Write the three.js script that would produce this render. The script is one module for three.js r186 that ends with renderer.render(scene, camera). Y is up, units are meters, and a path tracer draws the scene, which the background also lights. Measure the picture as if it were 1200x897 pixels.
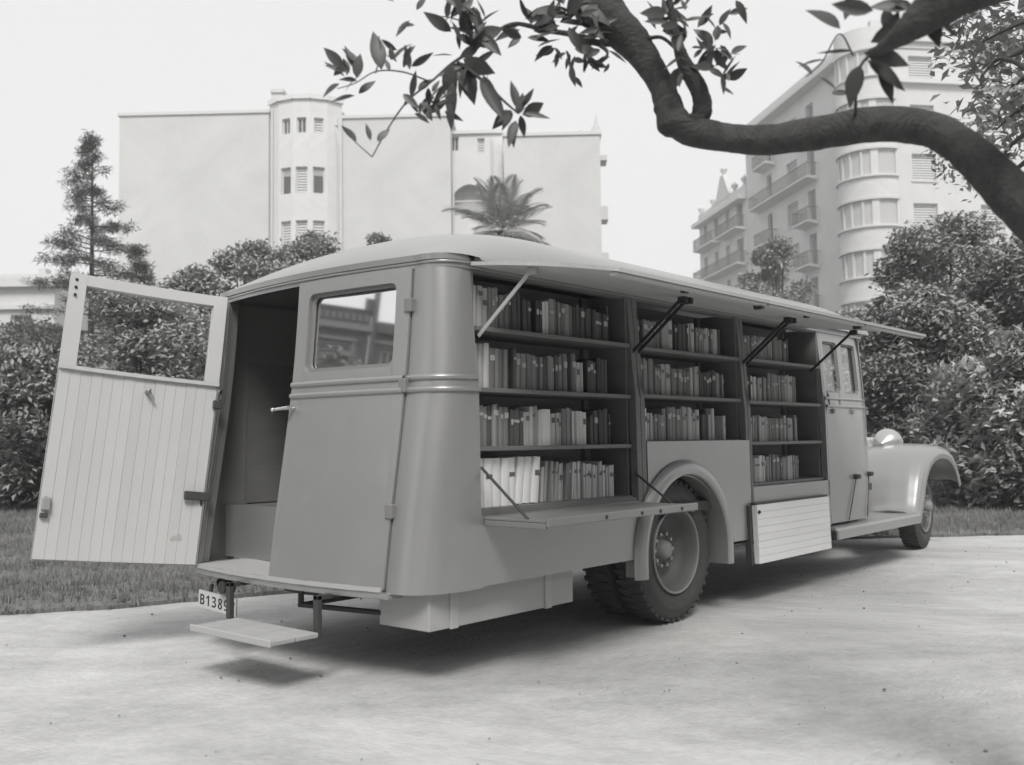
import * as THREE from 'three';
import { mergeGeometries, toCreasedNormals } from 'three/addons/utils/BufferGeometryUtils.js';
import { TessellateModifier } from 'three/addons/modifiers/TessellateModifier.js';
import { RoundedBoxGeometry } from 'three/addons/geometries/RoundedBoxGeometry.js';
import { ImprovedNoise } from 'three/addons/math/ImprovedNoise.js';

// ───────────────────────── camera, sky, sun, exposure ─────────────────────────
const V = (x, y, z) => new THREE.Vector3(x, y, z);
const scene = new THREE.Scene();
const camera = new THREE.PerspectiveCamera(42.72, 1024 / 765, 0.1, 900);
const CAM = V(-3.1412, 1.17, 3.3205), FWD = V(0.75318, 0.06043, -0.65504).normalize(), UP = V(-0.03711, 0.99809, 0.04941);
camera.position.copy(CAM); camera.up.copy(UP); camera.lookAt(CAM.clone().add(FWD)); camera.updateMatrixWorld();
camera.focus = 6.3; camera.userData.fStop = 2.6;
const renderer = new THREE.WebGLRenderer({ antialias: true });
renderer.setSize(1024, 765);
renderer.toneMapping = THREE.LinearToneMapping;
renderer.toneMappingExposure = 1.17;
renderer.shadowMap.enabled = true;

function skyTexture() {                                   // bright white haze, evenly lit
  const w = 128, h = 64, d = new Float32Array(w * h * 4);
  for (let j = 0; j < h; j++) for (let i = 0; i < w; i++) {
    const e = (j + 0.5) / h * 2 - 1, k = (j * w + i) * 4;  // -1 nadir .. 1 zenith
    const v = 0.70 + 0.16 * Math.exp(-Math.abs(e) / 0.3);
    d[k] = d[k + 1] = d[k + 2] = v; d[k + 3] = 1;
  }
  const t = new THREE.DataTexture(d, w, h, THREE.RGBAFormat, THREE.FloatType);
  t.mapping = THREE.EquirectangularReflectionMapping; t.magFilter = THREE.LinearFilter; t.needsUpdate = true;
  return t;
}
const sky = skyTexture();
scene.background = sky; scene.environment = sky;

const sun = new THREE.DirectionalLight(0xfffdf8, 2.7);    // sun through thin high cloud, behind the camera
sun.position.set(-21, 38, 22); sun.target.position.set(3, 0, -1);
sun.castShadow = true; sun.shadow.radius = 40; sun.shadow.mapSize.set(2048, 2048);
Object.assign(sun.shadow.camera, { left: -40, right: 40, top: 40, bottom: -40, near: 1, far: 120 });
scene.add(sun, sun.target);
scene.fog = new THREE.FogExp2(0xf6f6f6, 0.002);

// ───────────────────────── helpers ─────────────────────────
const RIGHT = new THREE.Vector3().crossVectors(FWD, UP).normalize(), CUP = new THREE.Vector3().crossVectors(RIGHT, FWD);
const FOC = 1146.78;
function ray(px, py) { return FWD.clone().multiplyScalar(FOC).addScaledVector(RIGHT, px - 600).addScaledVector(CUP, 448.5 - py).divideScalar(FOC); }
const at = (px, py, depth) => CAM.clone().addScaledVector(ray(px, py), depth);
const onGround = (px, py, y = 0) => { const d = ray(px, py); return CAM.clone().addScaledVector(d, (y - CAM.y) / d.y); };
const FH = V(FWD.x, 0, FWD.z).normalize(), RH = V(-FH.z, 0, FH.x);
const footAt = (px, dist) => { const d = ray(px, 520); const k = dist / (d.x * FH.x + d.z * FH.z); return V(CAM.x + d.x * k, 0, CAM.z + d.z * k); };
const heightAt = (px, py, dist) => { const d = ray(px, py); return CAM.y + d.y * dist / (d.x * FH.x + d.z * FH.z); };

function rng(seed) { let a = seed >>> 0; return () => { a |= 0; a = a + 0x6D2B79F5 | 0; let t = Math.imul(a ^ a >>> 15, 1 | a); t = t + Math.imul(t ^ t >>> 7, 61 | t) ^ t; return ((t ^ t >>> 14) >>> 0) / 4294967296; }; }
const perlin = new ImprovedNoise();
const fbm = (x, y, z, o = 4) => { let s = 0, a = 0.5, f = 1; for (let i = 0; i < o; i++) { s += a * perlin.noise(x * f, y * f, z * f); a *= 0.5; f *= 2.03; } return s; };
const lerp = (a, b, t) => a + (b - a) * t, clamp = (v, a, b) => Math.min(b, Math.max(a, v));

const taken = {};
function numbered(n) { if (!(n in taken)) { taken[n] = 0; return n; } taken[n]++; return `${n}_${String(taken[n]).padStart(3, '0')}`; }
function mesh(name, geo, mat, parent) { const m = new THREE.Mesh(geo, mat); m.name = name; parent.add(m); return m; }
function group(name, parent) { const g = new THREE.Group(); g.name = name; parent.add(g); return g; }
function tag(o, label, category, grp, kind) { o.userData.label = label; o.userData.category = category; if (grp) o.userData.group = grp; if (kind) o.userData.kind = kind; return o; }
function thing(name, label, category, grp) { const g = group(numbered(name), scene); return tag(g, label, category, grp); }

function box(x0, x1, y0, y1, z0, z1, r = 0) {
  const w = Math.abs(x1 - x0), h = Math.abs(y1 - y0), d = Math.abs(z1 - z0);
  const g = r > 0 ? new RoundedBoxGeometry(w, h, d, 2, Math.min(r, w / 2.01, h / 2.01, d / 2.01)) : new THREE.BoxGeometry(w, h, d);
  g.translate((x0 + x1) / 2, (y0 + y1) / 2, (z0 + z1) / 2); boxUV(g); return g;
}
function boxUV(g) {                                       // uv in metres by dominant face direction
  const p = g.attributes.position, n = g.attributes.normal, uv = new Float32Array(p.count * 2);
  for (let i = 0; i < p.count; i++) {
    const ax = Math.abs(n.getX(i)), ay = Math.abs(n.getY(i)), az = Math.abs(n.getZ(i));
    if (ax >= ay && ax >= az) { uv[2 * i] = p.getZ(i); uv[2 * i + 1] = p.getY(i); }
    else if (ay >= az) { uv[2 * i] = p.getX(i); uv[2 * i + 1] = p.getZ(i); }
    else { uv[2 * i] = p.getX(i); uv[2 * i + 1] = p.getY(i); }
  }
  g.setAttribute('uv', new THREE.BufferAttribute(uv, 2)); return g;
}
function merge(list) { return mergeGeometries(list.map(g => { const h = g.index ? g.toNonIndexed() : g; for (const k of Object.keys(h.attributes)) if (!['position', 'normal', 'uv'].includes(k)) h.deleteAttribute(k); return h; })); }
function bar(a, b, r, r2 = r, seg = 8) {                  // round rod between two points
  const d = b.clone().sub(a), g = new THREE.CylinderGeometry(r2, r, d.length(), seg, 1);
  g.translate(0, d.length() / 2, 0); g.applyQuaternion(new THREE.Quaternion().setFromUnitVectors(V(0, 1, 0), d.normalize())); g.translate(a.x, a.y, a.z); return g;
}
function flat(a, b, w, t, side = V(1, 0, 0)) {            // flat strap between two points
  const d = b.clone().sub(a), L = d.length(); d.normalize();
  const s = side.clone().addScaledVector(d, -side.dot(d)).normalize(), n = new THREE.Vector3().crossVectors(s, d);
  const g = new RoundedBoxGeometry(t, L, w, 1, Math.min(t, w) * 0.25); const m = new THREE.Matrix4().makeBasis(s, d, n); g.applyMatrix4(m);
  const c = a.clone().add(b).multiplyScalar(0.5); g.translate(c.x, c.y, c.z); return g;
}
function unflip(g) {                                      // turn the faces back after a mirroring
  const h = g.index ? g.toNonIndexed() : g, a = h.attributes; for (const k of Object.keys(a)) { const n = a[k].itemSize, d = a[k].array; for (let i = 0; i < a[k].count; i += 3) for (let c = 0; c < n; c++) { const t = d[(i + 1) * n + c]; d[(i + 1) * n + c] = d[(i + 2) * n + c]; d[(i + 2) * n + c] = t; } } return h;
}
function rr(x0, y0, x1, y1, r, P = new THREE.Shape()) {   // rounded rectangle
  P.moveTo(x0 + r, y0); P.lineTo(x1 - r, y0); P.quadraticCurveTo(x1, y0, x1, y0 + r); P.lineTo(x1, y1 - r); P.quadraticCurveTo(x1, y1, x1 - r, y1);
  P.lineTo(x0 + r, y1); P.quadraticCurveTo(x0, y1, x0, y1 - r); P.lineTo(x0, y0 + r); P.quadraticCurveTo(x0, y0, x0 + r, y0); return P;
}
function poly(pts) { const s = new THREE.Shape(); pts.forEach((p, i) => i ? s.lineTo(p[0], p[1]) : s.moveTo(p[0], p[1])); s.closePath(); return s; }
function bent(shape, depth, map, maxEdge = 0.07, crease = 0.6, iter = 7) {   // sheet of a given thickness, bent to a surface
  let g = new THREE.ExtrudeGeometry(shape, { depth, bevelEnabled: false, curveSegments: 8 });
  if (maxEdge) g = new TessellateModifier(maxEdge, iter).modify(g);
  const p = g.attributes.position, uv = new Float32Array(p.count * 2), v = new THREE.Vector3();
  for (let i = 0; i < p.count; i++) { v.fromBufferAttribute(p, i); uv[2 * i] = v.x; uv[2 * i + 1] = v.y; map(v); p.setXYZ(i, v.x, v.y, v.z); }
  g.setAttribute('uv', new THREE.BufferAttribute(uv, 2)); g.deleteAttribute('normal');
  return toCreasedNormals(g, crease);
}
function surface(fn, nu, nv, thick = 0.02, flip = 1) {    // parametric sheet with thickness; fn(u,v) -> Vector3
  const P = [], N = [], e = 1e-3;
  for (let j = 0; j <= nv; j++) for (let i = 0; i <= nu; i++) {
    const u = i / nu, v = j / nv, p = fn(u, v);
    const a = fn(Math.min(1, u + e), v).sub(fn(Math.max(0, u - e), v)), b = fn(u, Math.min(1, v + e)).sub(fn(u, Math.max(0, v - e)));
    const n = new THREE.Vector3().crossVectors(a, b); if (n.lengthSq() < 1e-20) n.set(0, 1, 0); n.normalize().multiplyScalar(flip); P.push(p); N.push(n);
  }
  const pos = [], uv = [], nrm = [], idx = [], cnt = P.length;
  const add = (s) => P.forEach((p, i) => { pos.push(p.x - N[i].x * s, p.y - N[i].y * s, p.z - N[i].z * s); uv.push((i % (nu + 1)) / nu, Math.floor(i / (nu + 1)) / nv); const k = s ? -1 : 1; nrm.push(N[i].x * k, N[i].y * k, N[i].z * k); });
  add(0); add(thick);
  const q = (a, b, c, d) => idx.push(a, b, c, a, c, d);
  for (let j = 0; j < nv; j++) for (let i = 0; i < nu; i++) { const a = j * (nu + 1) + i; if (flip > 0) { q(a, a + 1, a + nu + 2, a + nu + 1); q(cnt + a, cnt + a + nu + 1, cnt + a + nu + 2, cnt + a + 1); } else { q(a, a + nu + 1, a + nu + 2, a + 1); q(cnt + a, cnt + a + 1, cnt + a + nu + 2, cnt + a + nu + 1); } }
  const g = new THREE.BufferGeometry(); g.setAttribute('position', new THREE.Float32BufferAttribute(pos, 3)); g.setAttribute('normal', new THREE.Float32BufferAttribute(nrm, 3)); g.setAttribute('uv', new THREE.Float32BufferAttribute(uv, 2)); g.setIndex(idx);
  const rim = []; const ep = [], ring = [];
  for (let i = 0; i <= nu; i++) ring.push(i); for (let j = 1; j <= nv; j++) ring.push(j * (nu + 1) + nu); for (let i = nu - 1; i >= 0; i--) ring.push(nv * (nu + 1) + i); for (let j = nv - 1; j >= 0; j--) ring.push(j * (nu + 1));
  const gp = (i, s) => [pos[3 * (i + s * cnt)], pos[3 * (i + s * cnt) + 1], pos[3 * (i + s * cnt) + 2]];
  for (let k = 0; k < ring.length - 1; k++) { const a = gp(ring[k], 0), b = gp(ring[k + 1], 0), c = gp(ring[k + 1], 1), d = gp(ring[k], 1); ep.push(...a, ...b, ...c, ...a, ...c, ...d); }
  const eg = new THREE.BufferGeometry(); eg.setAttribute('position', new THREE.Float32BufferAttribute(ep, 3)); eg.computeVertexNormals(); eg.setAttribute('uv', new THREE.Float32BufferAttribute(new Float32Array(ep.length / 3 * 2), 2));
  return merge([g, eg]);
}
function tube(pts, rad, seg = 8, bumps = 0, seed = 1) {   // tapered limb through points with radii
  const c = new THREE.CatmullRomCurve3(pts), n = pts.length * 9, fr = c.computeFrenetFrames(n, false), pos = [], uv = [], idx = []; let len = 0, prev = null;
  const R = t => { const k = t * (rad.length - 1), i = Math.min(rad.length - 2, Math.floor(k)); return lerp(rad[i], rad[i + 1], k - i); };
  for (let i = 0; i <= n; i++) {
    const t = i / n, p = c.getPoint(t), r = R(t); if (prev) len += p.distanceTo(prev); prev = p;
    for (let j = 0; j <= seg; j++) {
      const a = j / seg * Math.PI * 2, d = fr.normals[i].clone().multiplyScalar(Math.cos(a)).addScaledVector(fr.binormals[i], Math.sin(a));
      const q = p.clone().addScaledVector(d, r), b = bumps ? 1 + bumps * fbm(q.x * 14 / (r * 20 + 0.3) + seed, q.y * 14 / (r * 20 + 0.3), q.z * 14 / (r * 20 + 0.3), 4) : 1;
      q.copy(p).addScaledVector(d, r * b); pos.push(q.x, q.y, q.z); uv.push(j / seg * r * 6.28, len);
    }
  }
  for (let i = 0; i < n; i++) for (let j = 0; j < seg; j++) { const a = i * (seg + 1) + j; idx.push(a, a + seg + 1, a + 1, a + 1, a + seg + 1, a + seg + 2); }
  const g = new THREE.BufferGeometry(); g.setAttribute('position', new THREE.Float32BufferAttribute(pos, 3)); g.setAttribute('uv', new THREE.Float32BufferAttribute(uv, 2)); g.setIndex(idx); g.computeVertexNormals(); return g;
}

// ───────────────────────── textures and materials (all grey: a black-and-white place) ─────────────────────────
function texture(w, h, fn, srgb = true, rep = 1) {
  const d = new Uint8Array(w * h * 4);
  for (let j = 0; j < h; j++) for (let i = 0; i < w; i++) { const v = clamp(fn(i / w, j / h, i, j), 0, 1) * 255, k = (j * w + i) * 4; d[k] = d[k + 1] = d[k + 2] = v; d[k + 3] = 255; }
  const t = new THREE.DataTexture(d, w, h); t.wrapS = t.wrapT = THREE.RepeatWrapping; t.magFilter = THREE.LinearFilter; t.minFilter = THREE.LinearMipmapLinearFilter; t.generateMipmaps = true;
  if (srgb) t.colorSpace = THREE.SRGBColorSpace; t.repeat.set(rep, rep); t.needsUpdate = true; return t;
}
const TAU = Math.PI * 2;
// noise that wraps: sampled on a torus
const wrapN = (u, v, f, s, o = 4) => { const a = u * TAU, b = v * TAU, r = f / TAU; return fbm(Math.cos(a) * r + s, Math.sin(a) * r + Math.cos(b) * r * 1.3, Math.sin(b) * r * 1.3 + s * 2, o); };
const wrapA = (u, v, fu, fv, s, o = 4) => { const a = u * TAU, b = v * TAU; return fbm(Math.cos(a) * fu / TAU + s, Math.sin(a) * fu / TAU + Math.cos(b) * fv / TAU, Math.sin(b) * fv / TAU + s * 2, o); };
const lin = v => v <= 0.0031308 ? v * 12.92 : 1.055 * Math.pow(v, 1 / 2.4) - 0.055;   // linear -> sRGB for texture values
const R0 = rng(11);
const dirtTex = texture(1024, 1024, (u, v) => { const n = wrapN(u, v, 9, 3, 5), m = wrapN(u, v, 40, 7, 3), s = wrapN(u, v * 1, 160, 9, 2); const spk = R0() < 0.006 ? -0.13 * R0() : 0; return lin(0.45 + 0.15 * n + 0.09 * m + 0.09 * s + 0.04 * wrapA(u, v, 3, 16, 17, 4) + 0.035 * wrapA(u, v, 20, 90, 19, 3) + spk); }, true, 1);
const dirtBump = texture(1024, 1024, (u, v) => 0.5 + 0.5 * wrapN(u, v, 60, 5, 4) + 0.25 * wrapN(u, v, 200, 15, 2), false);
const plasterTex = texture(512, 512, (u, v) => lin(0.80 + 0.10 * wrapN(u, v, 6, 21, 5) + 0.05 * wrapN(u, v, 60, 23, 2)));
const paintTex = texture(512, 512, (u, v) => lin(0.90 + 0.04 * wrapN(u, v, 3, 31, 3) + 0.02 * wrapN(u, v, 50, 33, 3)));
const paintRough = texture(512, 512, (u, v) => 0.7 + 0.12 * wrapN(u, v, 7, 41, 3), false);
const paintBump = texture(512, 512, (u, v) => 0.5 + 0.5 * wrapN(u, v, 6, 51, 2), false);
const woodTex = texture(512, 512, (u, v) => { const a = Math.floor(v * 64); return lin(0.80 + 0.18 * wrapN(u, v, 4, 61, 3) + 0.16 * fbm(Math.cos(u * TAU) * 0.6, Math.sin(u * TAU) * 0.6 + a * 3.1, v * 90, 3)); });
const barkTex = texture(512, 512, (u, v) => lin(0.75 + 0.5 * wrapN(u, v, 8, 71, 5) + 0.25 * wrapN(u, v, 40, 73, 3)));
const barkBump = texture(512, 512, (u, v) => 0.5 + 0.8 * wrapN(u, v, 18, 75, 5), false);
const grassTex = texture(1024, 1024, (u, v) => lin(0.15 + 0.06 * wrapN(u, v, 12, 81, 4) + 0.10 * wrapN(u, v, 110, 83, 3)));
const rep = (t, a, b = a) => { const c = t.clone(); c.repeat.set(a, b); c.needsUpdate = true; return c; };
const grey = v => new THREE.Color().setRGB(v, v, v);
const std = (v, rough = 0.8, extra = {}) => new THREE.MeshStandardMaterial({ color: grey(v), roughness: rough, metalness: 0, side: THREE.DoubleSide, ...extra });
const M = {
  dirt: std(1, 0.95, { map: rep(dirtTex, 0.17), bumpMap: rep(dirtBump, 0.6), bumpScale: 0.007 }),
  lawn: std(1, 0.95, { map: rep(grassTex, 0.5) }),
  paint: new THREE.MeshPhysicalMaterial({ color: grey(0.36), metalness: 0.5, roughness: 0.55, map: rep(paintTex, 0.7), roughnessMap: rep(paintRough, 0.8), bumpMap: rep(paintBump, 0.9), bumpScale: 0.0008, clearcoat: 0.5, clearcoatRoughness: 0.2, side: THREE.DoubleSide }),
  ivory: std(0.54, 0.55, { map: rep(paintTex, 1.1) }),
  white: std(0.84, 0.5, { map: rep(paintTex, 1.2) }), white2: std(0.81, 0.5, { map: rep(paintTex, 0.8) }),
  ivory2: std(0.525, 0.55, { map: rep(paintTex, 0.9) }),
  ivory3: std(0.555, 0.55, { map: rep(paintTex, 1.3) }),
  awning: std(0.58, 0.6, { map: rep(woodTex, 0.35, 1) }),
  shelf: std(0.18, 0.55, { map: rep(woodTex, 0.5, 1.5) }),
  
  
  trim: std(0.22, 0.5, { map: rep(paintTex, 1) }),
  black: std(0.025, 0.5), iron: std(0.045, 0.55), tool: std(0.43, 0.65, { map: rep(paintTex, 1.7) }),
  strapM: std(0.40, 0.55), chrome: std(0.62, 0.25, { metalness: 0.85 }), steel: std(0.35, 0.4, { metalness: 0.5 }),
  rubber: std(0.12, 0.85, { map: rep(dirtTex, 2), }), rim: std(0.13, 0.6, { map: rep(paintTex, 2) }), rimLip: std(0.22, 0.55),
  lampM: new THREE.MeshPhysicalMaterial({ color: grey(0.5), roughness: 0.25, metalness: 0.6, side: THREE.DoubleSide }),
  mirror: std(0.88, 0.03, { metalness: 1 }),
  glass: new THREE.MeshPhysicalMaterial({ color: 0xffffff, roughness: 0.02, transmission: 1, thickness: 0, ior: 1.5 }),
  stepM: std(0.42, 0.8, { map: rep(woodTex, 0.8, 2) }),
  bark: std(0.06, 0.9, { map: rep(barkTex, 2.2), bumpMap: rep(barkBump, 3), bumpScale: 0.006 }),
  barkFar: std(0.07, 0.95),
  plaster: std(0.80, 0.95, { map: rep(plasterTex, 0.12) }), plaster2: std(0.70, 0.95, { map: rep(plasterTex, 0.09) }), plasterR: std(0.74, 0.95, { map: rep(plasterTex, 0.13) }),
  plasterFar: std(0.72, 0.95, { map: rep(plasterTex, 0.13) }), cornice: std(0.60, 0.9), ledge: std(0.54, 0.9),
  shutter: std(0.36, 0.8), shutterPale: std(0.56, 0.85), paneDark: std(0.10, 0.25), panePale: std(0.46, 0.35), railing: std(0.20, 0.6),
  villa: std(0.22, 0.95, { map: rep(plasterTex, 0.4) }), villaTrim: std(0.30, 0.9), villaDark: std(0.12, 0.5), tileRoof: std(0.14, 0.9),
};
// ───────────────────────── ground ─────────────────────────
{
  const g = new THREE.PlaneGeometry(320, 320, 1, 1); g.rotateX(-Math.PI / 2);
  const near = new THREE.PlaneGeometry(60, 60, 300, 300); near.rotateX(-Math.PI / 2);
  const p = near.attributes.position;
  for (let i = 0; i < p.count; i++) { const x = p.getX(i), z = p.getZ(i), e = clamp(1 - Math.max(Math.abs(x), Math.abs(z)) / 30, 0, 1); p.setY(i, 0.004 + Math.min(1, e * 6) * (0.018 * fbm(x * 0.35, 3, z * 0.8, 4) - 0.006)); }
  near.computeVertexNormals();
  for (const q of [g, near]) { const a = q.attributes.position, uv = q.attributes.uv; for (let i = 0; i < a.count; i++) uv.setXY(i, a.getX(i) * 0.78 + a.getZ(i) * 0.62, -a.getX(i) * 0.62 + a.getZ(i) * 0.78); }
  g.translate(0, -0.03, 0);
  tag(mesh('ground', near, M.dirt, scene), 'pale beaten earth path the bus stands on', 'ground', null, 'structure');
  tag(mesh('far_ground', g, M.dirt, scene), 'pale bare ground stretching away round the garden', 'ground', null, 'structure');
}
const edgePts = [[-34, -16], [-14, -9.2], [-6, -6.3], [-2.4, -4.95], [-0.28, -3.95], [0.46, -3.55], [2, -3.0], [4.3, -2.4], [6.6, -1.96], [8.2, -0.95], [9.6, 0.3], [11.6, 2.6], [15, 7], [22, 14], [30, 20]];
const edgeCurve = new THREE.CatmullRomCurve3(edgePts.map(p => V(p[0], 0, p[1])));
const edgeLine = edgeCurve.getPoints(160).map((p, i) => V(p.x + 0.10 * fbm(p.x * 1.3, 1, p.z * 1.3, 3), 0, p.z + 0.14 * fbm(p.x * 1.7, 9, p.z * 1.7, 3)));
{
  const s = new THREE.Shape(); edgeLine.forEach((p, i) => i ? s.lineTo(p.x, -p.z) : s.moveTo(p.x, -p.z)); s.lineTo(120, 60); s.lineTo(60, 140); s.lineTo(-90, 120); s.lineTo(-120, 40); s.closePath();
  const g = new THREE.ExtrudeGeometry(s, { depth: 0.05, bevelEnabled: false }); g.rotateX(-Math.PI / 2); g.translate(0, -0.02, 0);
  const a = g.attributes.position, uv = g.attributes.uv; for (let i = 0; i < a.count; i++) uv.setXY(i, a.getX(i), a.getZ(i));
  tag(mesh('lawn', g, M.lawn, scene), 'mown lawn behind the bus, along the earth path', 'lawn', null, 'structure');
}
function insideLawn(x, z) { // signed side of the edge: compare with the nearest edge point
  let best = 1e9, k = 0; for (let i = 0; i < edgeLine.length; i += 1) { const d = (edgeLine[i].x - x) ** 2 + (edgeLine[i].z - z) ** 2; if (d < best) { best = d; k = i; } }
  const a = edgeLine[Math.max(0, k - 1)], b = edgeLine[Math.min(edgeLine.length - 1, k + 1)]; return ((b.x - a.x) * (z - a.z) - (b.z - a.z) * (x - a.x)) < 0 ? Math.sqrt(best) : -Math.sqrt(best);
}
{ // grass blades
  const r = rng(77), tris = [], nr = [];
  for (let k = 0; k < 7; k++) { const a = r() * TAU, d = r() * 0.035, h = 0.035 + r() * 0.045, l = (r() - 0.3) * 0.05, w = 0.004; const x = Math.cos(a) * d, z = Math.sin(a) * d, b = r() * TAU; tris.push(x - Math.cos(b) * w, 0, z - Math.sin(b) * w, x + Math.cos(b) * w, 0, z + Math.sin(b) * w, x + Math.cos(a) * l, h, z + Math.sin(a) * l); }
  const g = new THREE.BufferGeometry(); g.setAttribute('position', new THREE.Float32BufferAttribute(tris, 3)); g.computeVertexNormals();
  const list = [];
  for (let k = 0; k < 260000 && list.length < 90000; k++) {
    const x = -16 + r() * 40, z = -20 + r() * 27; const dep = (x - CAM.x) * FH.x + (z - CAM.z) * FH.z; if (dep < 4 || dep > 24) continue;
    const lat = ((x - CAM.x) * RH.x + (z - CAM.z) * RH.z) / dep; if (Math.abs(lat) > 0.6) continue; if (r() > Math.min(1, 14 / dep)) continue; const inside = insideLawn(x, z); if (inside < -0.06 || (inside < 0.25 && r() < 0.5)) continue; list.push([x, z, dep]);
  }
  const im = new THREE.InstancedMesh(g, std(1, 0.8), list.length), m = new THREE.Matrix4(), q = new THREE.Quaternion(), c = new THREE.Color();
  list.forEach(([x, z, dep], i) => { const s = (0.65 + r() * 0.7) * (dep > 13 ? 1.5 : 1); q.setFromAxisAngle(V(0, 1, 0), r() * TAU); m.compose(V(x, 0.025, z), q, V(s * 1.3, s, s * 1.3)); im.setMatrixAt(i, m); const v = clamp(0.20 + 0.22 * fbm(x * 0.7, 2, z * 0.9, 3) + 0.06 * (r() - 0.5), 0.08, 0.28); c.setRGB(v, v, v); im.setColorAt(i, c); });
  im.name = 'grass'; scene.add(im); tag(im, 'short grass blades covering the lawn behind the bus', 'grass', null, 'stuff');
}
{ // small stones on the path
  const r = rng(5), g = new THREE.IcosahedronGeometry(1, 1); const p = g.attributes.position; for (let i = 0; i < p.count; i++) { const k = 0.8 + 0.4 * perlin.noise(p.getX(i) * 1.7, p.getY(i) * 1.7, p.getZ(i) * 1.7); p.setXYZ(i, p.getX(i) * k, p.getY(i) * k * 0.6, p.getZ(i) * k); } g.computeVertexNormals();
  const n = 900, im = new THREE.InstancedMesh(g, std(1, 0.9), n), m = new THREE.Matrix4(), q = new THREE.Quaternion(), c = new THREE.Color(); let i = 0;
  while (i < n) { const x = -6 + r() * 18, z = -4 + r() * 9; if (insideLawn(x, z) > -0.05) continue; const s = 0.003 + 0.009 * r() ** 4; q.setFromAxisAngle(V(0, 1, 0), r() * TAU); m.compose(V(x, 0.004 + s * 0.2, z), q, V(s, s, s)); im.setMatrixAt(i, m); const v = 0.12 + 0.3 * r(); c.setRGB(v, v, v); im.setColorAt(i, c); i++; }
  im.name = 'gravel'; scene.add(im); tag(im, 'scattered small stones lying on the earth path', 'gravel', null, 'stuff');
}
// ───────────────────────── the library bus ─────────────────────────
const ZC = -1.075, ROOFY = 2.065;
const PY = [.40, .44, .84, 1.17, 1.5, 1.76, 2.08, 2.2], PX = [.018, .022, .078, .13, .178, .205, .229, .236];
function prof(y) { let i = 0; while (i < PY.length - 2 && y > PY[i + 1]) i++; const t = clamp((y - PY[i]) / (PY[i + 1] - PY[i]), 0, 1); const m = k => k <= 0 ? (PX[1] - PX[0]) / (PY[1] - PY[0]) : k >= PY.length - 1 ? 0.08 : (PX[k + 1] - PX[k - 1]) / (PY[k + 1] - PY[k - 1]); const h = PY[i + 1] - PY[i]; return (2 * t ** 3 - 3 * t * t + 1) * PX[i] + (t ** 3 - 2 * t * t + t) * h * m(i) + (-2 * t ** 3 + 3 * t * t) * PX[i + 1] + (t ** 3 - t * t) * h * m(i + 1); }
const bow = z => { const s = (z - ZC) / 0.83; return Math.abs(s) < 1 ? -0.075 * (1 - s * s) : 0; };
const rearX = (y, z) => prof(y) + bow(z);
const zside = y => y < 1.45 ? 0.012 - 0.012 * clamp((y - 0.5) / 0.95, 0, 1) : -0.012 - 0.045 * ((y - 1.45) / 0.62) ** 1.4;   // right-hand side skin
const rearMap = v => { const z = v.x, y = v.y, d = v.z; v.set(rearX(y, z) + d, y, z); };
const sideMap = v => { const x = v.x, y = v.y, d = v.z; v.set(x, y, zside(y) - d); };
const sideMapL = v => { const x = v.x, y = v.y, d = v.z; v.set(x, y, 2 * ZC - zside(y) + d); };
const XS = 0.425;                                         // where the rear corner meets the straight side
function cornerPt(t, y, side) { const n = 2 / 2.7, a = t * Math.PI / 2, zs = zside(y), c = Math.pow(Math.max(0, Math.cos(a)), n), s = Math.pow(Math.max(0, Math.sin(a)), n), px = prof(y); const z = -0.25 + (0.25 + zs) * s, x = px + (XS - px) * (1 - c); return V(x, y, side > 0 ? z : 2 * ZC - z); }

const bus = thing('library_bus', 'old grey library bus with pale sheet roof, open side bookshelves and open rear door', 'bus');
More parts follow.
